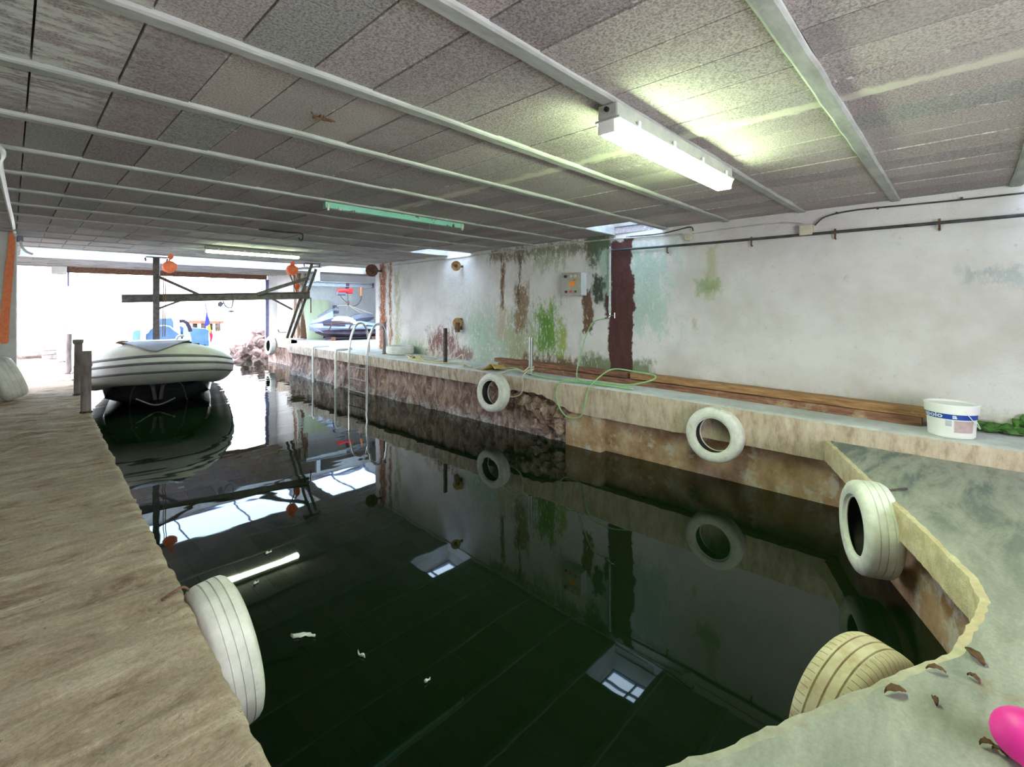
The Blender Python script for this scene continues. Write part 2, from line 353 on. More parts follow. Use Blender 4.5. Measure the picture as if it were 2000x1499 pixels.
# brown damp near the far right corner
cr = t.math('MULTIPLY', t.math('MULTIPLY', t.math('SUBTRACT', sep.outputs[0], 3.9), 2, True), t.math('MULTIPLY', t.math('SUBTRACT', sep.outputs[1], 8.2), 1.5, True))
col = t.mix(t.math('MULTIPLY', cr, t.ramp(dn.outputs[0], [(.42, (0, 0, 0)), (.6, (1, 1, 1))])), col, (.36, .26, .16))
fx = t.math('FRACT', t.math('DIVIDE', t.math('SUBTRACT', sep.outputs[0], .052), .2485))
ej = t.math('MINIMUM', fx, t.math('SUBTRACT', 1.0, fx)); cr1 = t.noise(26, 4, .8); cr2 = t.noise(3, 3, .6)
jm = t.math('MULTIPLY', t.math('MULTIPLY', t.math('SUBTRACT', .075, ej), 30, True), t.math('MULTIPLY', t.ramp(cr1.outputs[0], [(.54, (0, 0, 0)), (.60, (1, 1, 1))]), t.ramp(cr2.outputs[0], [(.5, (0, 0, 0)), (.58, (1, 1, 1))])))
col = t.mix(jm, col, (.70, .69, .66))
M['ceil'] = t.pbsdf(col, .95, 0, t.bump(gr.outputs[0], .6, .006), .1)
M['ceil_slab'] = pm('roof_slab', (.30, .28, .26), (.42, .40, .38), 5, .9, bump=.3)
M['beam'] = pm('concrete_joist', (.31, .31, .30), (.46, .46, .445), 7, .85, bump=.3, stretch=(.6, 2, 2), dirt=((.58, .58, .55), 4, .6, .8))
# ---- floors
t = NT('worn_tan_concrete'); v = t.n('Mapping', {0: t.obj(), 2: (0, 0, .12), 3: (1.3, 4.2, 1)}).outputs[0]
a1 = t.noise(2.0, 8, .72, v, .9); a2 = t.noise(4, 7, .75); a3 = t.noise(75, 3, .75); a4 = t.noise(13, 6, .8)
col = t.ramp(a1.outputs[0], [(.35, (.22, .14, .10)), (.46, (.42, .305, .235)), (.56, (.53, .41, .33)), (.66, (.66, .56, .47))])
col = t.mix(t.math('MULTIPLY', t.ramp(a2.outputs[0], [(.42, (0, 0, 0)), (.62, (1, 1, 1))]), .6), col, (.46, .37, .305))
col = t.mix(t.math('MULTIPLY', t.ramp(a4.outputs[0], [(.60, (0, 0, 0)), (.68, (1, 1, 1))]), .6), col, (.60, .53, .45))
col = t.mix(t.math('MULTIPLY', t.ramp(t.noise(17, 5, .8).outputs[0], [(.645, (0, 0, 0)), (.68, (1, 1, 1))]), .8), col, (.15, .10, .075))
col = t.mix(.45, col, t.ramp(a3.outputs[0], [(.35, (.5, .5, .5)), (.6, (1.05, 1.05, 1.05))]), 'MULTIPLY')
b1 = t.bump(a1.outputs[0], .55, .025); b1 = t.bump(a4.outputs[0], .35, .012, b1); b1 = t.bump(a3.outputs[0], .5, .004, b1)
M['floor_left'] = t.pbsdf(col, .8, 0, b1, .3)
t = NT('grey_quay_concrete'); v = t.vscale(t.obj(), (3.2, 1.6, 1)); vr = t.n('Mapping', {0: t.obj(), 2: (0, 0, .5), 3: (1.0, 3.5, 1)}).outputs[0]
a1 = t.noise(1.6, 7, .7, vr, .3); a2 = t.noise(6, 6, .75); a3 = t.noise(70, 3, .7); sep = t.n('SeparateXYZ', {0: t.obj()})
col = t.ramp(a1.outputs[0], [(.32, (.21, .22, .19)), (.5, (.31, .31, .27)), (.68, (.42, .415, .37))])
nearx = t.math('MULTIPLY', t.math('SUBTRACT', sep.outputs[0], 2.7), .8, True)
dk = t.math('MULTIPLY', t.ramp(a1.outputs[0], [(.40, (1, 1, 1)), (.50, (0, 0, 0))]), nearx)
col = t.mix(t.math('MULTIPLY', dk, .75), col, (.12, .155, .155))
col = t.mix(t.math('MULTIPLY', t.ramp(a2.outputs[0], [(.60, (0, 0, 0)), (.68, (1, 1, 1))]), .5), col, (.27, .21, .14))
col = t.mix(.35, col, t.ramp(a3.outputs[0], [(.35, (.6, .6, .6)), (.6, (1, 1, 1))]), 'MULTIPLY')
b1 = t.bump(a2.outputs[0], .25, .02); b1 = t.bump(a3.outputs[0], .35, .004, b1)
M['quay'] = t.pbsdf(col, .72, 0, b1, .35)
t = NT('quay_edge_concrete'); sep = t.n('SeparateXYZ', {0: t.obj()}); a1 = t.noise(9, 6, .7); a2 = t.noise(7, 6, .75)
tan_ = t.ramp(a1.outputs[0], [(.33, (.48, .36, .22)), (.65, (.70, .60, .42))])
gry = t.ramp(a1.outputs[0], [(.33, (.28, .26, .22)), (.65, (.42, .40, .34))])
col = t.mix(t.n('MapRange', {0: sep.outputs[0], 1: 1.7, 2: 2.3, 3: 0, 4: 1}).outputs[0], gry, tan_)
col = t.mix(t.math('MULTIPLY', t.ramp(a2.outputs[0], [(.5, (0, 0, 0)), (.68, (1, 1, 1))]), .7), col, (.48, .46, .34))
M['quay_edge'] = t.pbsdf(col, .85, 0, t.bump(a2.outputs[0], .6, .03), .2)
M['under_wall'] = pm('tide_stained_concrete', (.27, .14, .065), (.52, .37, .25), 4, .85, bump=.4, dirt=((.50, .43, .38), 6, .53, .63))
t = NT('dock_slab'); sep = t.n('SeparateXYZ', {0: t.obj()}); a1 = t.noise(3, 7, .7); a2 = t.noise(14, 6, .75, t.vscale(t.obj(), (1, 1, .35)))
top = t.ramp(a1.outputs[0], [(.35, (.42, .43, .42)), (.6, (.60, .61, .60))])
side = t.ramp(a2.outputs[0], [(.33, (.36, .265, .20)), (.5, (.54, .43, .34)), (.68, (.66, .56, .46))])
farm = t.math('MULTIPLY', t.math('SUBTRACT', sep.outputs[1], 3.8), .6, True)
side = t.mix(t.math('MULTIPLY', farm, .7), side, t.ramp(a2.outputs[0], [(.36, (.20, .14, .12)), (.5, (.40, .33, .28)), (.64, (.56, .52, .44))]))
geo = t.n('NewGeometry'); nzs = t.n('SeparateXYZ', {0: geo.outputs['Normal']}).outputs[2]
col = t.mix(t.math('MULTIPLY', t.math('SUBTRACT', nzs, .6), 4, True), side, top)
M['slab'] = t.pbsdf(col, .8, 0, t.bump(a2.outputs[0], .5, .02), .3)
t = NT('waterside_rubble'); sep = t.n('SeparateXYZ', {0: t.obj()}); a1 = t.noise(5, 7, .75, t.vscale(t.obj(), (1, 1.6, .8)), .8); a2 = t.noise(13, 6, .8)
col = t.ramp(a1.outputs[0], [(.34, (.06, .03, .032)), (.46, (.24, .14, .12)), (.56, (.42, .29, .235)), (.66, (.58, .50, .46))])
wet = t.math('MULTIPLY', t.math('SUBTRACT', .16, sep.outputs[2]), 9, True)
col = t.mix(t.math('MULTIPLY', wet, t.ramp(a2.outputs[0], [(.50, (0, 0, 0)), (.60, (1, 1, 1))])), col, (.52, .54, .62))
M['rubble'] = t.pbsdf(col, .7, 0, t.bump(a1.outputs[0], .9, .06), .4)

# ================================================================ SETTING
def struct(mb, name, mat, label, smooth=False):
    o = mb.build(name, mat, smooth=smooth); return tag(o, label, 'structure', kind='structure')
# water (harbour and the open sea beyond)
struct(MB().add([(-60, -4, 0), (90, -4, 0), (90, 400, 0), (-60, 400, 0)], [(0, 1, 2, 3)]), 'water', M['water'], 'still dark green water of the boat dock reaching out to sea')
# right wall
wp = [(wx(-3), -3), (wx(9.35), 9.35), (9.3, 9.35), (9.3, -3)]
struct(MB().prism(wp, .3, 2.70), 'wall_right', M['wall'], 'peeling white right wall with rust and moss runs')
bayp = [(5.58, 13.5), (9.3, 13.5), (9.3, 15.5), (5.36, 15.5), (5.36, 15.2), (5.58, 15.2)]
struct(MB().prism(bayp, .3, 2.95), 'wall_back', M['wall_bay'], 'pale back wall of the jet ski bay')
struct(MB().prism([(9.3, 9.35), (9.6, 9.35), (9.6, 15.5), (9.3, 15.5)], .3, 2.95), 'wall_bay', M['wall_bay'], 'pale side wall of the jet ski bay')
# left wall with its pillar
lw = [(-.66, -3), (-.34, -3), (-.34, 8.5), (.050, 8.5), (.062, 8.85), (-.34, 8.85), (-.34, 9.2), (-.66, 9.2)]
struct(MB().prism(lw, .3, 2.62), 'wall_left', M['wall_plain'], 'pale left wall ending in a pillar beside the opening')
struct(MB().prism([(2.3, -3.2), (9.3, -3.2), (9.3, -3.0), (2.3, -3.0)], .3, 2.7), 'rear_light_block', M['wall_plain'], 'pale unseen wall added behind the viewer to hold back light, open at its left')  # added out of view to cut the skylight on the right ceiling and quay
# pillar with rust runs between bay and opening
o = MB()
o.prism([(5.53, 13.47), (5.80, 13.47), (5.80, 13.8), (5.53, 13.8)], .73, 2.6)
struct(o, 'wall_pillar', M['pillar_rust'], 'rust streaked pillar at the corner of the jet ski bay')
# ceiling: joists, hollow blocks, roof slab with rooflight holes
SP = .705
def by(k): return .43+SP*k
HOLES = [(4.64, 5.26, 3, 4), (4.62, 5.46, 8, 9), (4.70, 5.15, -2, -1), (.12, 4.75, 14, 17), (5.05, 6.9, 14, 17)]
def in_hole(x, k): return any(a <= x <= b and k0 <= k < k1 for a, b, k0, k1 in HOLES)
XL, XR = -.6, 9.35
blocks = MB(); slab = MB()
for k in range(-5, 21):
    y0, y1 = by(k)+.035, by(k+1)-.035
    cuts = sorted({XL, XR, *[c for a, b, k0, k1 in HOLES if k0 <= k < k1 for c in (a, b)]})
    for a, b in zip(cuts[:-1], cuts[1:]):
        if in_hole((a+b)/2, k): continue
        slab.box(((a+b)/2, (y0+y1)/2, 2.82), (b-a, y1-y0+.07, .26))
        i0, i1 = math.floor((a-.052)/.2485), math.ceil((b-.052)/.2485)
        for i in range(i0, i1):
            xa, xb = max(a, .052+i*.2485), min(b, .052+(i+1)*.2485)
            if xb-xa < .02: continue
            if xa > 5.75 and y1 < 9.0: continue
            dz = random.uniform(-.004, .004)
            blocks.box(((xa+xb)/2, (y0+y1)/2, 2.655+dz), (xb-xa-.007, y1-y0-.004, .10))
struct(blocks, 'ceiling', M['ceil'], 'rough grey hollow block ceiling with dark joints')
struct(slab, 'ceiling_slab', M['ceil_slab'], 'concrete roof slab over the ceiling blocks with rooflight openings')
for k in range(-5, 22):
    y = by(k); segs = [(XL, XR if y > 9 else 5.75)]
    for a, b, k0, k1 in HOLES:
        if k0 < k < k1:
            segs = [q for s0, s1 in segs for q in ((s0, min(s1, a)), (max(s0, b), s1)) if q[1]-q[0] > .05]
    mb = MB()
    for s0, s1 in segs:
        n = max(2, int((s1-s0)/.12)); rows = []
        for i in range(n+1):
            x = s0+(s1-s0)*i/n; e1 = .036+.006*nz(x*5, y*3, 1); e2 = .036+.006*nz(x*5, y*3, 5); zb = 2.587+.003*nz(x*3, y)
            rows.append([(x, y-e1, 2.72), (x, y-e1, zb+.006), (x, y-e1+.01, zb), (x, y+e2-.01, zb), (x, y+e2, zb+.006), (x, y+e2, 2.72)])
        mb.loft(rows, close=True, cap=True)
    struct(mb, 'ceiling_beam', M['beam'], 'pale concrete joist running across the ceiling')
# rooflights
def rooflight(i, x0, x1, y0, y1, nx, ny, label, z=2.92):
    fr = MB(); w = .018
    for j in range(nx+1): fr.box((x0+(x1-x0)*j/nx, (y0+y1)/2, z), (w, y1-y0, .03))
    for j in range(ny+1): fr.box(((x0+x1)/2, y0+(y1-y0)*j/ny, z), (x1-x0, w, .03))
    f = struct(fr, 'window_%d' % i, M['frame_steel'], label)
    p = MB().box(((x0+x1)/2, (y0+y1)/2, z+.02), (x1-x0, y1-y0, .006)).build('pane', M['glass'], f)
rooflight(1, 4.64, 5.26, by(3)+.03, by(4)-.03, 3, 2, 'small gridded rooflight beside the right wall above the brown streak')
rooflight(2, 4.62, 5.46, by(8)+.03, by(9)-.03, 2, 1, 'rooflight by the right wall above the rusty disc')
rooflight(3, 4.70, 5.15, by(-2)+.03, by(-1)-.03, 3, 2, 'rooflight by the right wall at the right edge')
rooflight(4, .12, 4.75, by(14)+.03, by(17)-.03, 4, 1, 'wide rooflight strip over the boat')
rooflight(5, 5.05, 6.9, by(14)+.03, by(17)-.03, 2, 1, 'rooflight over the jet ski bay')
# right dock slab
rows = []; yy = -.9
def slab_bottom(y):
    a = .41
    if y > 3.4: a = .41+.15*min(1, (y-3.4)/.5)
    if 3.4 < y < 5.0: a += .05*nz(y*7, 3)
    return a+.008*nz(y*9, 1)
while yy <= 12.02:
    j = .012*nz(yy*6, 2)+.006*nz(yy*23, 7); zb = slab_bottom(yy); xe = 4.65+j
    bk = wx(yy)-.005 if yy < 9.33 else 9.28; zt_ = -.024*max(0, min(1, (2.4-yy)/2))
    rows.append([(bk, yy, .76+zt_), (xe+.05, yy, .762+zt_), (xe+.015, yy, .757+zt_), (xe, yy, .745+zt_), (xe+.008*nz(yy*11, 4), yy, (zb+.75)/2), (xe+.01, yy, zb), (4.86, yy, zb+.01), (bk, yy, zb+.02)])
    yy += .04
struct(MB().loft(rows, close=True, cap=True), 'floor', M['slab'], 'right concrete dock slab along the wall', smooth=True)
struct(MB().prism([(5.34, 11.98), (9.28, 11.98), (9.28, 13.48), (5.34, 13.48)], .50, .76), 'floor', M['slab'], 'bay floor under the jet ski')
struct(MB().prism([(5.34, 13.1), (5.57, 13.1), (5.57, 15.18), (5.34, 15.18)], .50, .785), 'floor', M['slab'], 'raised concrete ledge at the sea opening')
struct(MB().prism([(5.42, 11.98), (5.75, 11.98), (5.75, 15.4), (5.42, 15.4)], -.6, .5), 'wall_ledge', M['rubble'], 'dark wall under the ledge at the sea opening')
# walls under the dock
struct(MB().box((4.92, 1.85, 0), (.24, 3.6, .86)), 'wall_under_dock', M['under_wall'], 'tide stained wall under the near part of the right dock')
struct(MB().box((4.86, 3.30, -.1), (.34, .50, 1.08)), 'wall_buttress', M['under_wall'], 'concrete buttress under the right dock')
rows = []
for i in range(200):
    y = 3.46+i*.0432; row = []
    for j in range(22):
        z = -.35+j*.046
        q = .5*nz(y*1.7, z*2.2, 3)+.5*abs(nz(y*3.5, z*3.5, 8))+.25*nz(y*9, z*8, 2)
        x = 4.80-.14*q-.10*max(0, (.35-z))*.6
        if y < 4.4: x = min(x, 4.78)
        row.append((max(4.655, x), y, z))
    rows.append(row)
struct(MB().loft(rows), 'wall_rubble', M['rubble'], 'purple brown rubble wall under the far part of the right dock', smooth='all')
mb = MB()
for q, (y, z, a) in enumerate(((3.62, .36, .13), (3.85, .30, .16), (4.05, .38, .14), (3.70, .20, .10), (4.30, .42, .12), (3.98, .16, .12), (4.55, .40, .10))):
    mb.blob((4.735, y, z), (a*.62, a*1.15, a*.9), q, .38, 3, 2.2)
struct(mb, 'trim_6', M['rubble'], 'broken concrete hanging under the right dock beside the buttress')
# low quay in front and its walls
EDGE = [(4.65, .83), (3.76, .44), (3.16, .16), (2.71, -.02), (2.53, -.05), (2.40, -.03), (2.11, .02), (1.99, .08), (1.47, .33), (1.22, .45), (1.08, .53), (.85, .65), (.64, .74)]
ZQ = .585
def densify(poly, step=.03):
    out = []
    for (a, b), (c, d) in zip(poly[:-1], poly[1:]):
        n = max(1, int(math.hypot(c-a, d-b)/step))
        out += [(a+(c-a)*i/n, b+(d-b)*i/n) for i in range(n)]
    return out+[poly[-1]]
def inset(pts, d):
    out = []
    for i, (x, y) in enumerate(pts):
        x0, y0 = pts[max(0, i-4)]; x1, y1 = pts[min(len(pts)-1, i+4)]
        tx, ty = x1-x0, y1-y0; L = math.hypot(tx, ty); out.append((x-ty/L*d, y+tx/L*d))
    return out
EDGE = [(x-.004, y+.012) for x, y in EDGE]; E0 = densify(EDGE)
def jag(pts, a, s): return [(x+a*nz(x*28, y*28, s), y+a*nz(x*28, y*28, s+9)+.5*a*nz(x*9, y*9, s)) for x, y in pts]
top_in = jag(inset(E0, .03), .010, 1); top = jag(inset(E0, .004), .010, 2); mid = jag(E0, .008, 3); low = jag(inset(E0, -.0), .005, 4); rec = inset(E0, .10)
back = [(.50, -3.0)]
# top surface strip by strip towards y=-3
mb = MB(); rows = []
for i in range(len(E0)):
    x, y = top_in[i]; col_ = []
    for q in (0, .03, .1, .2, .35, .55, .8, 1): col_.append((x, y+(-3-y)*q, ZQ))
    rows.append(col_)
mb.loft(rows); struct(mb, 'floor', M['quay'], 'grey low concrete quay in the foreground')
mb = MB(); mb.loft([[(*top_in[i], ZQ), (*top[i], ZQ-.004), (*mid[i], ZQ-.03), (*jag([mid[i]], .004, 6)[0], ZQ-.09), (*low[i], ZQ-.17), (*rec[i], ZQ-.175)] for i in range(len(E0))])
struct(mb, 'trim_1', M['quay_edge'], 'broken tan edge of the low quay', smooth=True)
struct(MB().loft([[(*p, ZQ-.16), (*p, -.6)] for p in rec]), 'wall_quay', M['under_wall'], 'stained wall under the low quay')
# left dock: ridged worn surface
def ledge(y): return .408+.0265*y+.012*nz(y*4, 5)+.008*nz(y*15, 2)
rows = []; yy = -3.0
while yy < 15.1:
    e = ledge(yy) if yy > .9 else max(ledge(.9), .64); row = []
    for j in range(41):
        x = -.35+(e+.35)*j/40
        amp = .007+.013*min(1, max(0, (yy-2.5)/3))
        z = ZQ-.004+amp*(nz(x*1.6, yy*9+x*3, 1)+.7*nz(x*3.5, yy*24+x*6, 3)+.4*nz(x*9, yy*40, 6))-(.012 if j == 40 else 0)
        if yy < .86: z = ZQ-.002
        row.append((x, yy, z))
    row += [(e+.008*nz(yy*13, 3), yy, ZQ-.06), (e, yy, ZQ-.18), (e-.03, yy, -.4)]
    rows.append(row); yy += .018 if yy > .6 else .3
struct(MB().loft(rows), 'floor', M['floor_left'], 'worn tan stone dock along the left side', smooth='all')
# lintel, steel frame of the sea opening
rows = []
for i in range(60):
    x = .92+4.38*i/59; zb = 2.475+.012*nz(x*5, 1)
    rows.append([(x, 15.18, 2.72), (x, 15.18, zb), (x, 15.34, zb), (x, 15.34, 2.72)])
struct(MB().loft(rows, close=True, cap=True), 'trim_2', M['rust'], 'rusty lintel over the sea opening')
struct(MB().box((5.315, 15.22, 1.50), (.085, .08, 1.95)), 'trim_3', M['frame_steel'], 'steel post at the right of the sea opening')
struct(MB().box((.935, 15.2, 2.36), (.03, .04, .42)), 'trim_4', M['frame_steel'], 'short steel strip at the left of the sea opening')
struct(MB().box((.78, 15.3, 2.55), (.26, .3, .24)), 'trim_5', M['wall_plain'], 'pale corbel at the left end of the lintel')
# ================================================================ THINGS
# ---- tyres (axis = local Z, front face +Z)
def make_tyre(label, mat, loc, axis, roll=0, sipes=False, rad=.265, wid=.165, group='painted tyres used as fenders'):
    r, w = rad, wid/2
    prof = [(r*.63, -w*.72), (r*.68, -w*.94), (r*.76, -w), (r*.87, -w*.97), (r*.955, -w*.82), (r*.985, -w*.68)]
    for g in (-.38, 0, .38):
        prof += [(r, w*(g-.035)), (r*.978, w*(g-.025)), (r*.978, w*(g+.025)), (r, w*(g+.035))]
    prof += [(r*.985, w*.68), (r*.955, w*.82), (r*.87, w*.97), (r*.76, w), (r*.68, w*.94), (r*.63, w*.72)]
    q = Vector((0, 0, 1)).rotation_difference(Vector(axis).normalized())
    t_ = thing('tyre', label, 'tyre', loc, (q.to_matrix() @ Matrix.Rotation(roll, 3, 'Z')).to_euler(), group)
    prof_in = [(r*.63, -w*.72), (r*.66, -w*.60), (r*.80, -w*.66), (r*.90, -w*.5), (r*.91, 0), (r*.90, w*.5), (r*.80, w*.66), (r*.66, w*.60), (r*.63, w*.72)]
    mb = MB().lathe(prof, n=64)
    o = mb.build('carcass', mat, t_, smooth=True, local=True)
    MB().lathe(prof_in, n=64).build('inner_liner', M['rubber'], t_, smooth='all', local=True)
    bead = MB()
    for s_ in (-1, 1): bead.lathe([(r*.63+.006*math.cos(a), s_*w*.72+.006*math.sin(a)) for a in [math.pi*2*i/8 for i in range(8)]], n=64, closed=True)
    bead.build('bead', mat, t_, smooth='all', local=True)
    return t_
make_tyre('white painted tyre lying flat on the dock by the right wall', M['paint_white'], (5.18, 7.90, .845), (0.02, 0, 1))
make_tyre('white tyre hung on the far ledge beside the sea opening', M['paint_white'], (5.25, 14.75, .52), (-1, 0, .05))
make_tyre('white tyre hung on the dock face below the rope tied post', M['paint_white'], (4.535, 4.66, .515), (-1, -.02, .1), rad=.262)
make_tyre('white tyre hung on the dock face in front of the long planks', M['paint_white'], (4.55, 1.70, .49), (-1, -.02, .04), rad=.256, wid=.16)
make_tyre('white tyre hung on the slanted edge of the low quay', M['paint_white'], (3.56, .415, .362), (-.42, .90, .02), rad=.27, wid=.19)
make_tyre('tan dirt stained tyre behind the near quay edge at lower right', M['tyre_dirty'], (2.075, .275, .215), (.36, .93, .05), sipes=True, rad=.285, wid=.19)
make_tyre('white tyre hung on the left dock edge in the foreground', M['paint_white'], (.572, 2.12, .335), (1, 0.0, .12), rad=.275, wid=.155)
make_tyre('white tyre leaning against the left wall beside the pillar', M['paint_white'], (-.03, 8.08, .845), (1, .16, .36), rad=.25, wid=.22)
# hanging pins of the two near tyres
p = px(1755, 960, z=ZQ)
MB().tube([p+Vector((-.05, .06, .0)), p+Vector((.0, 0, .012)), p+Vector((.06, -.035, .008))], .006).build('pin', M['rust_dark'], smooth=True)
tag(bpy.data.objects['pin'], 'short dark steel pin on the quay above the tyre on the slanted edge', 'pin')
p = px(345, 1160, z=ZQ)
o = MB().tube(spline([p+Vector((-.05, -.02, .006)), p+Vector((0, 0, .014)), p+Vector((.025, .01, .010)), p+Vector((.045, .015, -.02)), p+Vector((.05, .015, -.07))], 5), .005).build('rope', M['rust'], smooth=True)
tag(o, 'short thin brown rope end at the tyre on the left dock edge', 'rope')
# ---- posts on the docks
def post(label, base, h, r, mat, name='mooring_post', square=False, top=None):
    t_ = thing(name, label, 'post', base, group=None)
    b = Vector(base)
    if square: MB().beam(b-Vector((0, 0, .02)), b+Vector((0, 0, h)), r*2, r*1.2).build('shaft', mat, t_)
    else: MB().tube([b-Vector((0, 0, .02)), b+Vector((0, 0, h*.5)), b+Vector((.004, 0, h))], [r, r*.97, r*.95], 12).build('shaft', mat, t_, smooth=True)
    if top: MB().lathe([(0, h+.01), (r*1.25, h+.008), (r*1.25, h-.03), (r, h-.05)], n=14, o=b).build('cap', mat, t_, smooth=True)
    MB().lathe([(r*.98, .016), (r*1.18, .012), (r*1.22, -.006)], n=12, o=b).build('foot', M['rust_dark'], t_, smooth=True)
    return t_
post('grey post beside the steel ladder on the right dock', (5.00, 8.17, .76), .62, .035, M['post_grey'])
post('dark rusty post on the right dock between lying tyre and planks', (4.87, 6.12, .76), .57, .028, M['rust_dark'], square=True)
post('pale grey post with rope knotted round its base', (4.85, 4.255, .76), .51, .030, M['galv'])
post('nearest of the rusty posts along the left dock edge', (.545, 6.65, ZQ), .64, .044, M['post_grey'])
post('second of the rusty posts along the left dock edge', (.585, 8.05, ZQ), .68, .042, M['post_grey'], top=True)
post('third of the rusty posts along the left dock edge', (.655, 10.6, ZQ), .65, .040, M['post_grey'])
post('farthest pale green post along the left dock edge', (.715, 12.9, ZQ), .68, .044, M['post_pale'], top=True)
# ---- bricks and stones at the far end of the left dock
p = Vector((.30, 14.2, ZQ)); t_ = thing('stone_heap', 'small pale stone heap at the far end of the left dock', 'stone', p)
o = MB().blob(p+Vector((0, 0, .07)), (.24, .2, .10), 3, .25, 2).build('stone', M['stone'], t_, smooth=True)
for i, zc in enumerate((.045, .135, .225)):
    o = MB().rbox((.56, 13.8, ZQ+zc), (.22, .12, .085), .008).build('brick', M['stone']); tag(o, ['lowest', 'middle', 'topmost'][i]+' brick of the small stack by the far posts', 'brick', 'stacked bricks by the far posts')
# ---- bucket
BK = Vector((4.80, .075, .737)); t_ = thing('paint_bucket', 'white plastic bucket with a blue lettered band beside the planks', 'bucket', BK)
RB0, RB1, HB = .132, .146, .225
bod = MB().lathe([(0, .004), (RB0-.01, .002), (RB0, .012), (RB1-.002, HB), (RB1-.008, HB), (RB0-.006, .02), (0, .018)], n=56, o=BK).build('body', M['white_plastic'], t_, smooth=True)
MB().lathe([(RB1-.012, HB-.045), (RB1+.006, HB-.045), (RB1+.008, HB-.02), (RB1+.010, HB+.016), (RB1+.004, HB+.022), (RB1-.010, HB+.020), (RB1-.014, HB+.008), (0, HB+.008)], n=56, o=BK).build('lid', M['white_plastic'], t_, smooth=True)
def bkr(z): return RB0+(RB1-RB0)*z/HB
view_a = math.atan2(-BK.y, -BK.x)
def band(a0, a1, z0, z1, off, n=40):
    return [[BK+Vector(((bkr(z)+off)*math.cos(a0+(a1-a0)*i/n), (bkr(z)+off)*math.sin(a0+(a1-a0)*i/n), z)) for z in (z0, z1)] for i in range(n+1)]
MB().loft(band(view_a-1.72, view_a+1.72, .142, .180, .0012)).build('blue_band', M['blue_band'], bod, smooth=True)
MB().loft(band(view_a+.12, view_a+.98, .050, .135, .0012, 16)).build('faded_picture', M['print_pink'], bod, smooth=True)
MB().loft(band(view_a-.22, view_a+.02, .092, .135, .0012, 8)).build('faded_mark', M['print_grey'], bod, smooth=True)
def text_mesh(s, size):
    cu = bpy.data.curves.new('lettering', 'FONT'); cu.body = s; cu.size = size; cu.offset = .0012; cu.resolution_u = 3; cu.align_x = 'LEFT'
    ob = bpy.data.objects.new('lettering', cu); C.objects.link(ob); bpy.context.view_layer.update()
    me = bpy.data.meshes.new_from_object(ob.evaluated_get(bpy.context.evaluated_depsgraph_get()))
    bpy.data.objects.remove(ob); bpy.data.curves.remove(cu); return me
for word, a_off in (('apolo', 0.0), ('a', .150)):
    me = text_mesh(word, .046); bm = bmesh.new(); bm.from_mesh(me); bmesh.ops.subdivide_edges(bm, edges=list(bm.edges), cuts=1)
    for v in bm.verts:
        z = .150+v.co.y; a = view_a-1.30+(v.co.x*1.32+a_off*1.25)/.140; rr = bkr(z)+.0026
        v.co = Vector((rr*math.cos(a), rr*math.sin(a), z))
    bm.to_mesh(me); bm.free(); me.materials.clear(); me.materials.append(M['print_white'])
    o = bpy.data.objects.new('lettering', me); C.objects.link(o); o.parent = bod
hp = [BK+Vector((.155*math.cos(view_a+a), .155*math.sin(view_a+a), .205-.13*math.sin(math.pi*(a-.5)/2.1)**1)) for a in [.5+2.1*i/20 for i in range(21)]]
MB().tube(hp, .0025, 6).build('handle', M['white_plastic'], t_, smooth=True)
# ---- planks
def plank(label, p0, p1, w, h, mat):
    p0, p1 = Vector(p0), Vector(p1); L = (p1-p0).length; c = (p0+p1)/2
    mb = MB(); n = 40; rows = []
    for i in range(n+1):
        q = p0+(p1-p0)*i/n; s_ = .003*nz(i*.4, w*50)
        rows.append([q+Vector((a*w/2+s_, 0, b*h/2+s_)) for a, b in ((-1, -1), (-1, .9), (-.94, 1), (.94, 1), (1, .9), (1, -1))])
    mb.loft(rows, close=True, cap=True); o = mb.build('plank', mat, loc=c); return tag(o, label, 'plank', 'long timber planks on the right dock')
plank('lower dark plank of the long pair beside the white bucket', (5.045, .25, .772), (5.175, 5.15, .796), .12, .066, M['wood_dark'])
plank('upper pale topped plank of the long pair beside the white bucket', (5.075, .06, .839), (5.165, 2.9, .863), .135, .066, M['wood'])
plank('far reddish plank of the upper row behind the rope tied post', (5.17, 2.95, .858), (5.245, 5.3, .858), .135, .055, M['wood_dark'])
# ---- moss clumps against the wall behind the bucket
mb = MB()
for i in range(60):
    y = random.uniform(-.6, -.04); mb.blob((wx(y)-random.uniform(.03, .075), y, .765+random.uniform(0, .03)), (.03, .05, .025), i, .35, 1)
for i in range(14): mb.blob((wx(-.32)-.03, -.32+random.uniform(-.05, .05), .81+random.uniform(0, .07)), (.02, .025, .03), i, .35, 1)
tag(mb.build('moss', M['moss'], smooth=True), 'green moss growing along the wall foot behind the bucket', 'moss', kind='stuff')
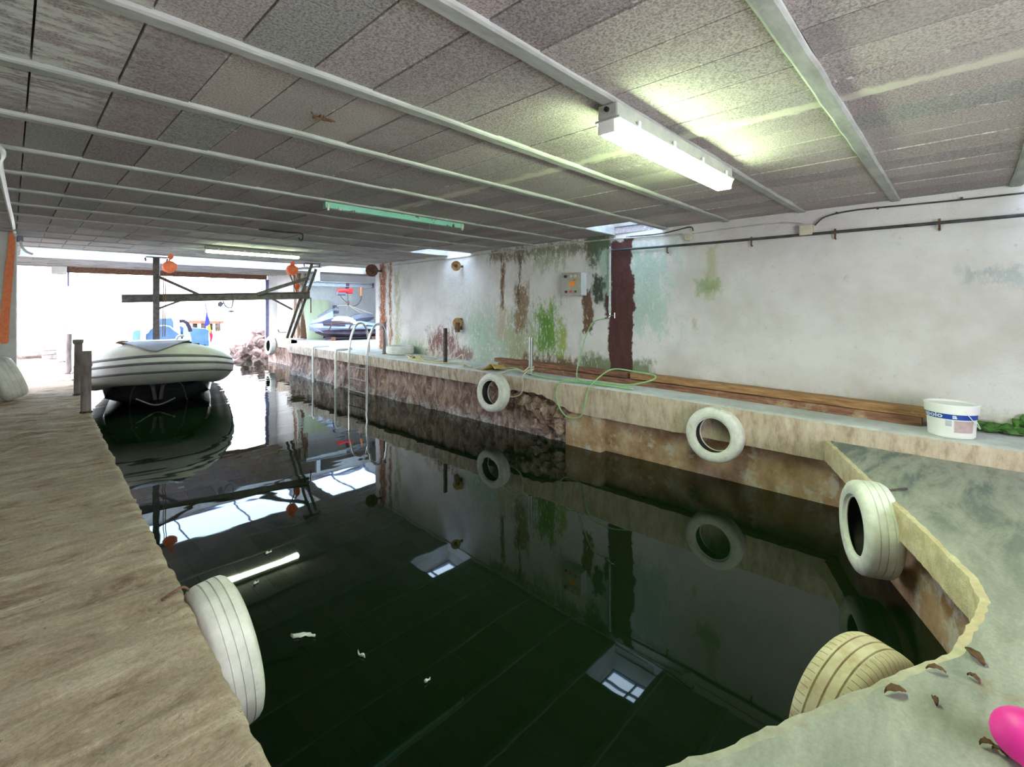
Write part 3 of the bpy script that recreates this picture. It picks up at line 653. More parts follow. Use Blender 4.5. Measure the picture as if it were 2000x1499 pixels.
# ---- ceiling lamps
def batten(name, label, xa, xb, y, zt, zb, w, lit, body):
    t_ = thing(name, label, 'lamp', ((xa+xb)/2, y, zt)); L = xb-xa; xm = (xa+xb)/2; zm = zb+(zt-zb)*.52
    MB().rbox((xm, y, (zt+zm)/2), (L, w*.86, zt-zm), .008).build('housing', body, t_)
    rim = MB().rbox((xm, y, zm-.006), (L+.004, w+.008, .012), .003).build('rim', body, t_)
    rows = [[(x, y-w*.5, zm-.012), (x, y-w*.33, zb), (x, y+w*.33, zb), (x, y+w*.5, zm-.012)] for x in (xa+.012, xa+.03, xb-.03, xb-.012)]
    rows[0] = [(rows[0][0][0], q[1], q[2]+(.004 if q[2] < zm-.02 else 0)) for q in rows[0]]
    MB().loft(rows, close=True, cap=True).build('diffuser', lit, t_)
    for s_, x in ((-1, xa), (1, xb)):
        MB().rbox((x+s_*.004, y, (zm+zb)/2-.004), (.016, w*.72, (zm-zb)*.8), .004).build('end_cap', M['white_plastic'], t_)
        MB().tube([(x+s_*.0, y, (zt+zm)/2+.006), (x+s_*.012, y, (zt+zm)/2+.006)], .011, 12).build('cable_gland', M['black'], t_, smooth=True)
    for q in (.12, .38, .64, .90):
        for s_ in (-1, 1): MB().box((xa+L*q, y+s_*(w*.5+.004), zm), (.022, .006, .034)).build('clip', M['white_plastic'], rim)
    return t_
batten('ceiling_lamp', 'near lit fluorescent batten with bright diffuser on the ceiling', 1.80, 3.20, by(1), 2.584, 2.450, .118, M['lamp_on'], M['lamp_grey'])
batten('ceiling_lamp', 'far lit fluorescent batten on the ceiling before the rooflight strip', 2.0, 3.36, by(11), 2.584, 2.49, .10, M['lamp_on_far'], M['lamp_grey'])
t_ = thing('ceiling_lamp', 'unlit chipped green lamp channel without tubes on the ceiling', 'lamp', (2.61, by(5), 2.584)); yg = by(5)
MB().rbox((2.61, yg, 2.557), (1.54, .058, .05), .004).build('channel', M['green_enamel'], t_)
for x in (1.86, 3.35):
    MB().rbox((x, yg-.03, 2.535), (.018, .022, .055), .004).build('tube_socket', M['cream'], t_)
MB().tube([(1.95, yg-.035, 2.54), (1.975, yg-.035, 2.528)], .010, 8).build('starter', M['cream'], t_, smooth=True)
MB().tube([(2.94, yg, 2.535), (2.942, yg, 2.46)], .0012, 5).build('pull_cord', M['cable_grey'], t_)
# bits on the ceiling
p = px(588, 465, z=2.53); o = MB().tube(spline([(p.x-.45, p.y+.10, 2.596), (p.x-.2, p.y+.05, 2.585), (p.x, p.y, 2.585), (p.x+.02, p.y, 2.53), (p.x, p.y, 2.50), (p.x-.03, p.y, 2.53)], 5), .010, 8).build('hook', M['rust_dark'], smooth=True)
tag(o, 'dark steel hook hanging from the ceiling near the far lamp', 'hook')
p = px(630, 229, z=2.598); mb = MB()
for q in range(7): mb.tube([p+Vector((random.uniform(-.03, .03), random.uniform(-.02, .02), 0)), p+Vector((random.uniform(-.06, .06), random.uniform(-.03, .03), -.015)), p+Vector((random.uniform(-.08, .08), random.uniform(-.03, .03), .0))], .004, 5)
tag(mb.build('root_tuft', M['leaf'], smooth=True), 'small dark root tuft poking through a ceiling joint', 'root')
# ---- pipes and cables on the right wall
def wp_(y, z, off=.03): return Vector((wx(y)-off, y, z))
t_ = thing('water_pipe', 'dark pipe along the top of the right wall with a galvanised drop to the tap', 'pipe', wp_(3.21, 2.35))
MB().tube([wp_(y, z) for y, z in ((-2.5, 2.37), (0, 2.365), (1.0, 2.37), (2.2, 2.38), (3.27, 2.40))], .0135, 10).build('run', M['pipe_black'], t_, smooth=True)
MB().tube([wp_(3.28, 2.45), wp_(3.28, 2.0), wp_(3.28, 1.60)], .0165, 12).build('drop', M['galv'], t_, smooth=True)
MB().rbox(wp_(3.28, 2.40), (.04, .045, .05), .008).build('elbow', M['galv'], t_)
for z in (2.31, 1.66): MB().tube([wp_(3.28, z-.02), wp_(3.28, z+.02)], .021, 12).build('coupling', M['galv'], t_, smooth=True)
for y in (.15, .86, 1.58, 2.5, -.7):
    b_ = MB().tube([wp_(y, 2.375, .0), wp_(y, 2.375, .05)], .006, 6).tube([wp_(y, 2.40, .028), wp_(y, 2.315, .028), wp_(y, 2.31, 0)], .008, 6); b_.build('bracket', M['rust'], t_, smooth=True)
t_ = thing('tap', 'small brass garden tap at the foot of the galvanised pipe', 'tap', wp_(3.28, 1.58))
MB().tube(spline([wp_(3.28, 1.60), wp_(3.28, 1.565), wp_(3.295, 1.545, .045), wp_(3.34, 1.535, .055)], 5), .012, 10).build('spout', M['chrome'], t_, smooth=True)
MB().tube([wp_(3.28, 1.575), wp_(3.21, 1.575, .04)], .007, 8).build('valve_stem', M['chrome'], t_, smooth=True)
MB().tube([wp_(3.20, 1.54, .04), wp_(3.20, 1.61, .04)], .007, 8).tube([wp_(3.30, 1.575, .06), wp_(3.24, 1.575, .055)], .006, 6).build('lever', M['chrome'], t_, smooth=True)
# hose
H0 = [wp_(3.345, 1.53, .06), wp_(3.48, 1.49, .10), wp_(3.58, 1.33, .12), wp_(3.61, 1.10, .20), wp_(3.59, .95, .30), (4.83, 3.48, .81)]
H1 = [(4.70, 3.25, .768), (4.68, 2.85, .768), (4.72, 2.72, .768), (4.68, 2.60, .768), (4.66, 2.68, .768), (4.70, 2.95, .768), (4.66, 3.28, .768), (4.585, 3.50, .765), (4.565, 3.58, .62), (4.565, 3.53, .45), (4.56, 3.40, .35), (4.565, 3.22, .38), (4.565, 3.16, .52), (4.57, 3.12, .68), (4.62, 3.08, .785), (4.86, 2.98, .93), (4.98, 2.72, .915), (4.96, 2.48, .90), (4.83, 2.46, .86), (4.74, 2.72, .79), (4.70, 3.1, .785), (4.68, 3.6, .768), (4.74, 4.1, .768), (4.90, 4.6, .80), (4.80, 4.9, .768)]
o = MB().tube(spline(H0+[(a+.05, b+.06, c+.01) for a, b, c in H1], 8), .0085, 8).build('garden_hose', M['hose'], smooth=True); tag(o, 'pale green garden hose looping from the tap over the right dock edge', 'hose')
# electric cables and boxes
t_ = thing('electric_cable', 'grey electric conduit running along the top of the right wall', 'cable', wp_(2.2, 2.49))
MB().tube(spline([wp_(8.7, 2.53, .015), wp_(6.5, 2.54, .015), wp_(5.0, 2.55, .02), wp_(3.5, 2.55, .02), wp_(2.32, 2.505, .02)], 5), .010, 8).build('conduit', M['cable_grey'], t_, smooth=True)
MB().tube(spline([wp_(2.2, 2.50, .02), wp_(1.7, 2.515, .02), wp_(1.3, 2.51, .02), wp_(1.13, 2.48, .03)], 5), .006, 8).build('thin_cable', M['cable_grey'], t_, smooth=True)
MB().tube(spline([wp_(3.0, 2.55, .02), wp_(2.6, 2.54, .03), wp_(2.38, 2.56, .03), wp_(2.22, 2.575, .03), wp_(2.19, 2.53, .03)], 5), .007, 8).build('loose_cable', M['pipe_black'], t_, smooth=True)
t_ = thing('electric_cable', 'thin dark cable clipped above the dark pipe at the right end of the wall', 'cable', wp_(.2, 2.49))
MB().tube(spline([wp_(1.02, 2.45, .03), wp_(.93, 2.52, .03), wp_(.7, 2.55, .02), wp_(.3, 2.54, .02), wp_(-.3, 2.53, .02), wp_(-2, 2.53, .02)], 5), .007, 8).build('cable_run', M['pipe_black'], t_, smooth=True)
for y in (.85, .55, .02): MB().rbox(wp_(y, 2.545, .012), (.02, .016, .02), .004).build('clip', M['rust'], t_)
o = MB().rbox(wp_(1.09, 2.415, .03), (.055, .11, .10), .008).build('junction_box', M['cream'], loc=wp_(1.09, 2.415, .03)); tag(o, 'square cream junction box under the third joist on the right wall', 'junction box')
o = MB().lathe([(0, .045), (.034, .045), (.038, .038), (.038, 0)], m=Matrix.Rotation(R(-90), 3, 'Y'), n=20, o=wp_(2.25, 2.46, .0)).build('junction_box', M['cream'], smooth=True); tag(o, 'round cream junction box above the pipe near the middle rooflight', 'junction box')
# control box
cb = pw(1128, 557, .0); t_ = thing('control_box', 'grey electric control box with an orange label on the right wall', 'control box', (wx(3.82)-.066, 3.82, 1.985)); bx_ = Vector((wx(3.82)-.073, 3.82, 1.985))
MB().rbox(bx_, (.13, .32, .31), .012).build('enclosure', M['box_side'], t_)
fc = MB().rbox(bx_+Vector((-.068, .0, 0)), (.012, .315, .305), .004).build('front_cover', M['box_grey'], t_)
MB().box(bx_+Vector((-.0755, -.015, .005)), (.004, .095, .065)).build('label_plate', M['orange_label'], fc)
MB().box(bx_+Vector((-.0755, -.08, .055)), (.003, .09, .022)).build('small_plate', M['rust_orange'], fc)
for i, dy in enumerate((.09, .0, -.07)):
    MB().tube([bx_+Vector((-.072, dy, .105)), bx_+Vector((-.090, dy, .105))], .020, 14).build('knob', M['cream'] if i else M['black'], fc, smooth=True)
for dy, mt in ((.08, M['black']), (.005, M['red']), (-.075, M['moss'])):
    MB().tube([bx_+Vector((-.072, dy, -.10)), bx_+Vector((-.086, dy, -.10))], .016, 14).build('push_button', mt, fc, smooth=True)
# wall discs
def disc(name, label, c, r, tube_dir, mats, cat):
    c = Vector(c); ax = Vector((-.45, -.9, .0)).normalized(); q = Vector((0, 0, 1)).rotation_difference(ax).to_matrix()
    t_ = thing(name, label, cat, c)
    MB().lathe([(0, .0), (r*.55, .004), (r*.9, .022), (r, .030), (r*.97, .036), (r*.86, .028), (r*.5, .012), (0, .010)], m=q, n=32, o=c).build('reflector', mats[0], t_, smooth=True)
    MB().tube([c+ax*.006, c+ax*.05], r*.28, 14).build('lamp_holder', mats[1], t_, smooth=True)
    MB().tube(spline([c-ax*.0, c-ax*.05, Vector((wx(c.y)-.0, c.y-.03, c.z+.0))], 4), .022, 10).build('arm', mats[1], t_, smooth=True)
disc('wall_lamp', 'round tan reflector lamp on the bright patch of the right wall', pw(890, 520, .14), .088, 0, (M['rust_orange'], M['rust_dark']), 'lamp')
disc('wall_lamp', 'round rusty reflector lamp at the far corner of the right wall', Vector((5.28, 9.12, 2.44)), .13, 0, (M['rust'], M['rust_dark']), 'lamp')
c = pw(894, 631, .06); t_ = thing('wall_pulley', 'rusty round pulley fixed on the right wall above the dark post', 'pulley', c)
q = Vector((0, 0, 1)).rotation_difference(Vector((-.75, -.66, 0))).to_matrix()
MB().lathe([(0, .035), (.075, .035), (.085, .028), (.088, 0), (.078, -.02), (.078, -.03), (.088, -.05), (0, -.05)], m=q, n=28, o=c).build('wheel', M['rust_orange'], t_, smooth=True)
MB().rbox(c+Vector((-.02, -.02, -.075)), (.06, .075, .17), .01).build('cheek', M['rust'], t_)
MB().rbox(c+Vector((.03, .02, -.02)), (.05, .16, .20), .01).build('back_plate', M['rust_dark'], t_)
# ---- ropes and cloth on the right dock
def rope(name, label, pts, r, mat, cat='rope', group=None):
    o = MB().tube(spline(pts, 7), r, 7).build(name, mat, smooth=True); return tag(o, label, cat, group)
rope('rope', 'tangled pale rope on the dock between the lying tyre and the dark post', [(5.000, 7.800, 0.773), (5.150, 7.500, 0.773), (4.900, 7.200, 0.773), (4.770, 6.900, 0.773), (5.000, 6.600, 0.776), (5.200, 6.850, 0.776), (5.050, 7.150, 0.789), (4.850, 6.700, 0.773), (4.730, 6.450, 0.773), (4.950, 6.300, 0.776), (5.150, 6.200, 0.811), (5.170, 6.050, 0.881), (5.050, 5.900, 0.776), (4.900, 5.700, 0.773), (4.770, 5.550, 0.773)], .011, M['rope'])
rope('rope', 'thin yellow rope lying on the dock by the foot of the dark post', [(5.030, 7.450, 0.781), (4.850, 7.100, 0.781), (4.730, 6.800, 0.777), (4.710, 6.400, 0.777), (4.800, 6.100, 0.777), (4.950, 5.850, 0.779), (4.850, 5.550, 0.777), (4.750, 5.350, 0.777)], .009, M['rope_yellow'])
c0 = Vector((4.85, 4.255, 0.01)); pts = []
for i in range(26):
    a = i*.55; pts.append(c0+Vector((.038*math.cos(a), .038*math.sin(a), .80+.003*i)))
pts += [c0+Vector((-.05, .02, .84)), c0+Vector((-.10, .06, .80)), c0+Vector((-.16, .12, .83)), c0+Vector((-.175, .30, .79)), c0+Vector((-.19, .42, .70)), c0+Vector((-.195, .40, .55)), c0+Vector((-.19, .22, .46)), c0+Vector((-.19, .04, .50)), c0+Vector((-.19, -.03, .62)), c0+Vector((-.18, -.02, .76)), c0+Vector((-.05, .0, .82))]
rope('rope', 'pale rope knotted round the grey post and looped over the dock edge', pts, .010, M['rope'])
c = px(965, 711, z=.78); c.x = 4.84; c.y = 5.02
mb = MB(); rows = []
for i in range(15):
    r_ = []
    for j in range(11):
        u_, v_ = i/14, j/10
        r_.append((c.x+(v_-.5)*.26+.02*nz(u_*4, v_*4, 1), c.y+(u_-.5)*.42, .768+.10*math.exp(-((u_-.22)/.22)**2)*(1-.5*v_)+.02*abs(nz(u_*6, v_*6, 2))))
    rows.append(r_)
mb.loft(rows); o = mb.build('cloth', M['cloth_yellow'], smooth=True); o.modifiers.new('thick', 'SOLIDIFY').thickness = .006; tag(o, 'crumpled ochre cloth on the right dock at the far end of the planks', 'cloth')
mb = MB(); rows = [[(4.88+(j/6-.5)*.12, 6.95+(i/6-.5)*.25, .776+.05*math.exp(-((i/6-.4)/.2)**2)) for j in range(7)] for i in range(7)]
mb.loft(rows); o = mb.build('cloth', M['rope_yellow'], smooth=True); o.modifiers.new('thick', 'SOLIDIFY').thickness = .006; tag(o, 'small yellow rag lying on the rope tangle of the right dock', 'cloth')
# ---- steel ladder and hooked rails
t_ = thing('dock_ladder', 'steel boarding ladder with two hooped handrails on the right dock', 'ladder', (4.61, 8.45, .76))
for y in (8.78, 8.10):
    MB().tube(spline([(4.595, y, -.55), (4.595, y, .3), (4.60, y, .85), (4.65, y-.01, 1.15), (4.75, y-.02, 1.32), (4.87, y-.03, 1.33), (4.95, y-.04, 1.20), (4.985, y-.05, .95), (4.99, y-.05, .758)], 6), .021, 10).build('handrail', M['chrome'], t_, smooth=True)
for z in (.50, .27, .04, -.2): MB().tube([(4.595, 8.10, z), (4.595, 8.78, z)], .016, 8).build('rung', M['post_grey'], t_, smooth=True)
for i, (y, l) in enumerate(((10.42, 'far'), (9.36, 'near'))):
    o = MB().tube(spline([(5.0, y+.10, .786), (4.80, y+.05, .786), (4.66, y, .786), (4.60, y, .73), (4.60, y, .3), (4.60, y, -.5)], 6), .024, 10).build('rail', M['white_plastic'], smooth=True)
    tag(o, ['white hooked rail on the dock edge, farther from the ladder', 'white hooked rail on the dock edge, nearer to the ladder'][i], 'rail')
# ---- boat hoist frame under the ceiling
A, B = Vector((1.77, by(14), 0)), Vector((4.18, by(13)-.02, 0))
t_ = thing('lifting_gantry', 'dark steel lifting frame hung from the ceiling over the boat', 'hoist frame', (3.0, 9.8, 1.88)); mt = M['steel_paint']
def zz(p, z): return Vector((p.x, p.y, z))
d = (B-A).normalized(); n_ = Vector((-d.y, d.x, 0)); zb0, zb1 = 1.835, 1.905
b0, b1 = zz(A-d*.48, zb0-.02), zz(B-d*.02, zb1)
for s_ in (-1, 1): MB().beam(b0+Vector((0, 0, s_*.062)), b1+Vector((0, 0, s_*.062)), .11, .016).build('beam_flange', mt, t_)
MB().beam(b0, b1, .016, .115).build('beam_web', mt, t_)
MB().beam(zz(A, 2.54), zz(A, 1.05), .10, .09, d).build('hanger', mt, t_)
top_, bot = zz(B, 2.54)+d*.02, zz(B-d*.40, 1.05)+Vector((0, .1, 0))
for s_ in (0, 1): MB().beam(top_+Vector((.085*s_, 0, -.10*s_)), bot+Vector((.085*s_, 0, 0)), .045, .05, d).build('slanted_hanger', mt, t_)
MB().beam(zz(A, 2.22)+n_*.03, zz(A+d*.62, 1.90)+n_*.03, .045, .05).build('brace', mt, t_)
MB().beam(zz(A, 1.63)-n_*.03, zz(A+d*.42, 1.82)-n_*.03, .03, .035).build('brace', mt, t_)
MB().beam(zz(B-d*.05, 2.25)-n_*.05, zz(B-d*.95, 1.92)-n_*.05, .05, .065).build('brace', mt, t_)
MB().beam(zz(B-d*.34, 1.62)-n_*.03, zz(B-d*.70, 1.83)-n_*.03, .03, .035).build('brace', mt, t_)
for p in (A, B+d*.02):
    pl = MB().box(zz(p, 2.545), (.30, .12, .016)); pl.tube([zz(p, 2.475)+Vector((-.15, 0, 0)), zz(p, 2.53)+Vector((-.16, 0, 0))], .012, 8); pl.tube([zz(p, 2.475)+Vector((.15, 0, 0)), zz(p, 2.53)+Vector((.16, 0, 0))], .012, 8); pl.build('ceiling_plate', mt, t_)
MB().tube([zz(B-d*.0, 1.86), zz(B-d*.0, 1.55)], .010, 6).build('end_rod', mt, t_)
MB().tube(spline([bot+Vector((-.0, 0, .12)), bot+Vector((-.14, 0, .12)), bot+Vector((-.17, 0, .18))], 4), .009, 6).build('hook', mt, t_, smooth=True)
# scrap hanging from the frame beam
c = zz(A+d*1.0, 1.78); mb = MB(); mb.tube(spline([c, c+Vector((.05, 0, -.10)), c+Vector((.14, 0, -.12)), c+Vector((.17, 0, .02))], 5), .012, 6); mb.blob(c+Vector((.14, 0, -.19)), (.06, .04, .02), 2, .3, 1); mb.blob(c+Vector((-.04, 0, -.06)), (.05, .04, .05), 2, .3, 1)
tag(mb.build('line_bundle', M['bow_pad'], smooth=True), 'small bundle of line hanging under the lifting frame beam', 'line')
# chain hoists
def chain_hoist(label, c, ztop, drops, hookpos, s=1.0, block=True):
    c = Vector(c); t_ = thing('chain_hoist', label, 'chain hoist', c); m1 = M['orange']
    bm_ = MB().lathe([(0, -.06*s), (.10*s, -.06*s), (.125*s, -.03*s), (.125*s, .03*s), (.10*s, .06*s), (0, .06*s)], m=Matrix.Rotation(R(90), 3, 'X'), n=24, o=c)
    bm_.rbox(c+Vector((.05*s, 0, .01)), (.16*s, .13*s, .13*s), .02); bm_.build('gear_case', m1, t_, smooth=True)
    MB().tube(spline([c+Vector((0, 0, .11*s)), c+Vector((.0, 0, .16*s)), c+Vector((.03, 0, .19*s)), (c.x, c.y, ztop-.02)], 4), .013*s, 8).build('top_hook', m1, t_, smooth=True)
    MB().blob((c.x+.02, c.y, ztop-.05), (.06*s, .045*s, .06*s), 4, .25, 1).build('suspension_block', m1, t_, smooth=True)
    for p0, p1 in drops: MB().tube([c+Vector(p0), Vector(p1)], .007, 6).build('chain', M['rust'], t_, smooth=True)
    if block:
        h = Vector(hookpos); MB().blob(h, (.06*s, .04*s, .09*s), 2, .12, 2).build('hook_block', m1, t_, smooth=True)
        MB().tube(spline([h+Vector((0, 0, -.07)), h+Vector((.0, 0, -.12)), h+Vector((.045, 0, -.16)), h+Vector((.06, 0, -.10))], 5), .012, 8).build('load_hook', m1, t_, smooth=True)
cl = px(331, 522, y=10.0)
chain_hoist('orange chain hoist hanging over the boat beside the left hanger', cl, 2.60, [((-.08, 0, -.08), (1.815, 10.05, 1.16)), ((-.05, 0, -.08), (1.845, 10.05, 1.16))], None, .82, False)
cr_ = px(570, 528, y=9.9)
chain_hoist('orange chain hoist hanging beside the slanted right hanger', cr_, 2.60, [((-.03, 0, -.10), cr_+Vector((.18, .02, -.62))), ((.03, 0, -.10), cr_+Vector((.20, .02, -.62))), ((.06, 0, -.08), cr_+Vector((.10, .02, -.24))), ((-.05, 0, -.08), cr_+Vector((.12, 0, -.5)))], cr_+Vector((.11, .0, -.32)), .85)
# ---- inflatable boat (bow towards the camera)
BOW = Vector((1.53, 8.98, 0)); TH = R(12); AX = Vector((math.sin(TH), math.cos(TH), 0)); LA = Vector((math.cos(TH), -math.sin(TH), 0))
def bp(s, w, z): return BOW+AX*s+LA*w+Vector((0, 0, z))
boat = thing('inflatable_boat', 'grey rigid inflatable boat with dark hull moored bow first in the dock', 'boat', bp(2.5, 0, 0), (0, 0, 0))
half = [(.30, 0, .79), (.31, .25, .785), (.35, .45, .765), (.45, .60, .73), (.62, .71, .68), (.95, .80, .62), (1.5, .85, .575), (2.6, .88, .54), (4.2, .88, .51), (5.1, .88, .51), (5.55, .88, .53)]
path = [bp(s, -w, z) for s, w, z in half[::-1]]+[bp(s, w, z) for s, w, z in half[1:]]
TP = spline(path, 6); nT = len(TP); TR = .285
rad = [(TR+.05*math.exp(-((i-nT/2)/14)**2))*min(1, .35+min(i, nT-1-i)*.16) for i in range(nT)]
tub = MB().tube(TP, rad, 24).build('tube', M['tube_grey'], boat, smooth=True)
CEN = bp(3.2, 0, 0)
def tube_off(ang, extra=.0, i0=4, i1=None):
    out = []
    for i in range(i0, (i1 or nT-4)):
        t = (TP[min(i+1, nT-1)]-TP[max(i-1, 0)]); t.z = 0; t.normalize(); nrm = Vector((t.y, -t.x, 0))
        if nrm.dot(TP[i]-CEN) < 0: nrm = -nrm
        out.append(TP[i]+nrm*(rad[i]+extra)*math.cos(ang)+Vector((0, 0, (rad[i]+extra)*math.sin(ang))))
    return out
def strip(a0, a1, ex, name, mat, par):
    n = 5; rows = [tube_off(a0+(a1-a0)*j/n, ex if 0 < j < n else .001) for j in range(n+1)]
    o_ = MB().loft([list(r) for r in zip(*rows)]).build(name, mat, par, smooth='all'); return o_
rr_ = strip(R(-26), R(28), .010, 'rub_rail', M['tube_light'], tub)
for a in (R(24), R(5), R(-19)): strip(a-R(4.2), a+R(4.2), .017, 'rub_rail_groove', M['strake'], tub)
# pad over the bow tube with a rounded lower edge
rows = []; ci = nT//2
for q in range(25):
    f = (q-12)/12; i = 0
    w = f*.44; low_ = R(38)+R(46)*abs(f)**1.4
    c = bp(.28+.05*f*f, w, .79); row = []
    for j in range(9):
        a = low_+(R(128)-low_)*j/8
        row.append(c-AX*(TR+.062)*math.cos(a)+Vector((0, 0, (TR+.062)*math.sin(a))))
    rows.append(row)
MB().loft(rows).build('bow_pad', M['bow_pad'], boat, smooth='all')
MB().rbox(bp(.42, 0, 1.135), (.70, .26, .022), .008, Matrix.Rotation(-TH, 3, 'Z')).build('bow_step', M['white_gel'], boat)
MB().tube(spline([bp(.34, .26, 1.12), bp(.34, .27, 1.18), bp(.30, .30, 1.21), bp(.30, .36, 1.21)], 4), .02, 8).build('bow_cleat', M['white_gel'], boat, smooth=True)
MB().blob(bp(.34, -.42, 1.13), (.09, .05, .03), 5, .2, 2).build('bow_chock', M['rust'], boat, smooth=True)
# hull
ss = [.30, .55, .80, .98, 1.12, 1.5, 2.5, 4.0, 5.3]; kz = [.62, .50, .34, .12, -.04, -.16, -.26, -.3, -.3]
cw = [.05, .36, .58, .67, .71, .76, .79, .80, .80]; cz = [.64, .52, .38, .28, .20, .12, .06, .03, .03]; sw = [.10, .48, .68, .77, .81, .85, .87, .87, .87]; sz = [.74, .72, .69, .66, .63, .57, .50, .48, .48]
rows = []
for s, k, a, b, e, g in zip(ss, kz, cw, cz, sw, sz):
    rows.append([bp(s, -e, g), bp(s, -a, b), bp(s, -a*.5, k+(b-k)*.42), bp(s, 0, k), bp(s, a*.5, k+(b-k)*.42), bp(s, a, b), bp(s, e, g)])
MB().loft(rows, cap=True).build('hull', M['hull_dark'], boat, smooth=True)
for s_ in (-1, 1):
    MB().tube(spline([bp(s, s_*(a*.55), k+(b-k)*.46) for s, k, a, b in list(zip(ss, kz, cw, cz))[1:7]], 4), .012, 6).build('spray_rail', M['strake'], boat, smooth=True)
MB().loft([[bp(s, -w, z), bp(s, w, z)] for s, w, z in ((.45, .55, .72), (.9, .72, .66), (2.0, .80, .56), (5.2, .80, .54))]).build('deck', M['white_gel'], boat)
# inside: front seat with white piping, console, side seats, wheel
RZ = Matrix.Rotation(-TH, 3, 'Z')
def bpix(u, v, s):   # on the plane across the boat at distance s from the bow
    o0 = bp(s, 0, 0); d = FW+RT*((u-CX)/F)-UP*((v-HV)/F); t = (o0-Vector((0, 0, CH))).dot(AX)/d.dot(AX)
    return Vector((0, 0, CH))+d*t
def shape(name, mat, pts, s, depth, bevel=None):
    a = [bpix(u, v, s) for u, v in pts]; n = len(a)
    mb = MB().add(a+[p+AX*depth for p in a], [tuple(range(n)), tuple(range(n, 2*n))[::-1]]+[(i, n+i, n+(i+1) % n, (i+1) % n) for i in range(n)])
    return mb.build(name, mat, boat)
seat = [(282, 700), (284, 653), (289, 650), (293, 644), (303, 638), (320, 636), (332, 638), (340, 645), (346, 649), (351, 653), (353, 700)]
fs_ = shape('front_seat', M['blue_vinyl'], seat, 1.9, .28)
MB().tube([bpix(u, v, 1.9)-AX*.005 for u, v in seat], .012, 8).build('seat_piping', M['white_gel'], fs_, smooth=True)
shape('console', M['blue_vinyl'], [(303, 672), (304, 632), (308, 623), (335, 622), (339, 634), (339, 672)], 2.5, .5)
shape('console_side', M['white_gel'], [(340, 672), (338, 625), (345, 624), (352, 646), (354, 672)], 2.45, .5)
shape('helm_seat', M['blue_vinyl'], [(345, 690), (347, 642), (352, 637), (358, 640), (366, 652), (370, 690)], 2.9, .4)
shape('helm_seat_shell', M['white_gel'], [(356, 690), (358, 640), (364, 634), (370, 646), (374, 662), (376, 690)], 2.8, .3)
shape('aft_cushion', M['blue_vinyl'], [(370, 690), (370, 645), (376, 641), (402, 643), (408, 646), (408, 690)], 3.6, .35)
shape('port_cushion', M['blue_vinyl'], [(258, 690), (259, 650), (263, 646), (274, 645), (275, 690)], 3.2, .35)
shape('port_shell', M['white_gel'], [(272, 690), (275, 644), (281, 641), (284, 690)], 2.9, .2)
wc = bpix(360, 640, 2.7); MB().tube([bpix(352+0*k, 627, 2.7)+(bpix(371, 645, 2.7)-bpix(352, 627, 2.7))*0+Vector((0, 0, 0)) for k in ()] or [bpix(u, v, 2.7) for u, v in ((350, 628), (358, 627), (365, 631), (370, 639), (372, 648))], .035, 8).build('grab_arch', M['ski_dark'], boat, smooth=True)
# fittings on the right tube
ri = [i for i in range(nT) if i > nT//2+8]
for k in (11, 15, 19):
    c = TP[nT//2+k]+Vector((0, 0, rad[nT//2+k]+.01))
    MB().rbox(c, (.09, .05, .03), .01, RZ).build('tube_fitting', M['black'], tub)
MB().tube(spline([TP[nT//2+k]+Vector((-.06, 0, rad[nT//2+k]+.012)) for k in (8, 11, 15, 19, 23)], 6), .010, 6).build('grab_line', M['black'], tub, smooth=True)
# flag at the stern
pole0 = bpix(413, 668, 4.4); pole1 = bpix(401, 592, 4.4)
fp_ = MB().tube([pole0, pole1], .014, 8).build('flag_pole', M['bow_pad'], boat, smooth=True)
def flagpart(name, mat, pts):
    a = [bpix(u, v, 4.38) for u, v in pts]; n = len(a)
    MB().add(a+[p+AX*.012 for p in a], [tuple(range(n)), tuple(range(n, 2*n))[::-1]]+[(i, n+i, n+(i+1) % n, (i+1) % n) for i in range(n)]).build(name, mat, fp_)
flagpart('flag_stripe', M['flag_blue'], [(403, 610), (409, 624), (410, 633), (405, 637), (400, 640), (400, 630)])
flagpart('flag_stripe', M['flag_yellow'], [(405, 637), (410, 633), (412, 645), (411, 652), (408, 648)])
flagpart('flag_stripe', M['flag_red'], [(408, 648), (411, 652), (412, 645), (416, 655), (415, 662), (411, 669), (410, 660)])
# bow eye with shackle
c = bp(.80, 0, .36)
mb = MB()
for s_ in (-1, 1): mb.blob(c-AX*.07+LA*s_*.075+Vector((0, 0, .06)), (.045, .05, .06), 3, .1, 2).tube([c-AX*.06+LA*s_*.07+Vector((0, 0, .04)), c-AX*.03+LA*s_*.035+Vector((0, 0, -.22))], .028, 8)
mb.build('bow_roller', M['strake'], boat, smooth=True)
MB().tube(spline([c-AX*.16+LA*-.28+Vector((0, 0, -.16)), c-AX*.14+LA*-.10+Vector((0, 0, -.27)), c-AX*.10+Vector((0, 0, -.30)), c-AX*.14+LA*.10+Vector((0, 0, -.27)), c-AX*.16+LA*.24+Vector((0, 0, -.20))], 5), .012, 8).build('anchor_fluke', M['galv'], boat, smooth=True)
rope('rope', 'mooring rope from the boat to the nearest left dock post', [(.59, 6.66, 1.08), (.62, 7.6, .86), (.64, 8.6, .84), tube_off(R(50), .02)[nT//2-26]], .010, M['rope'])
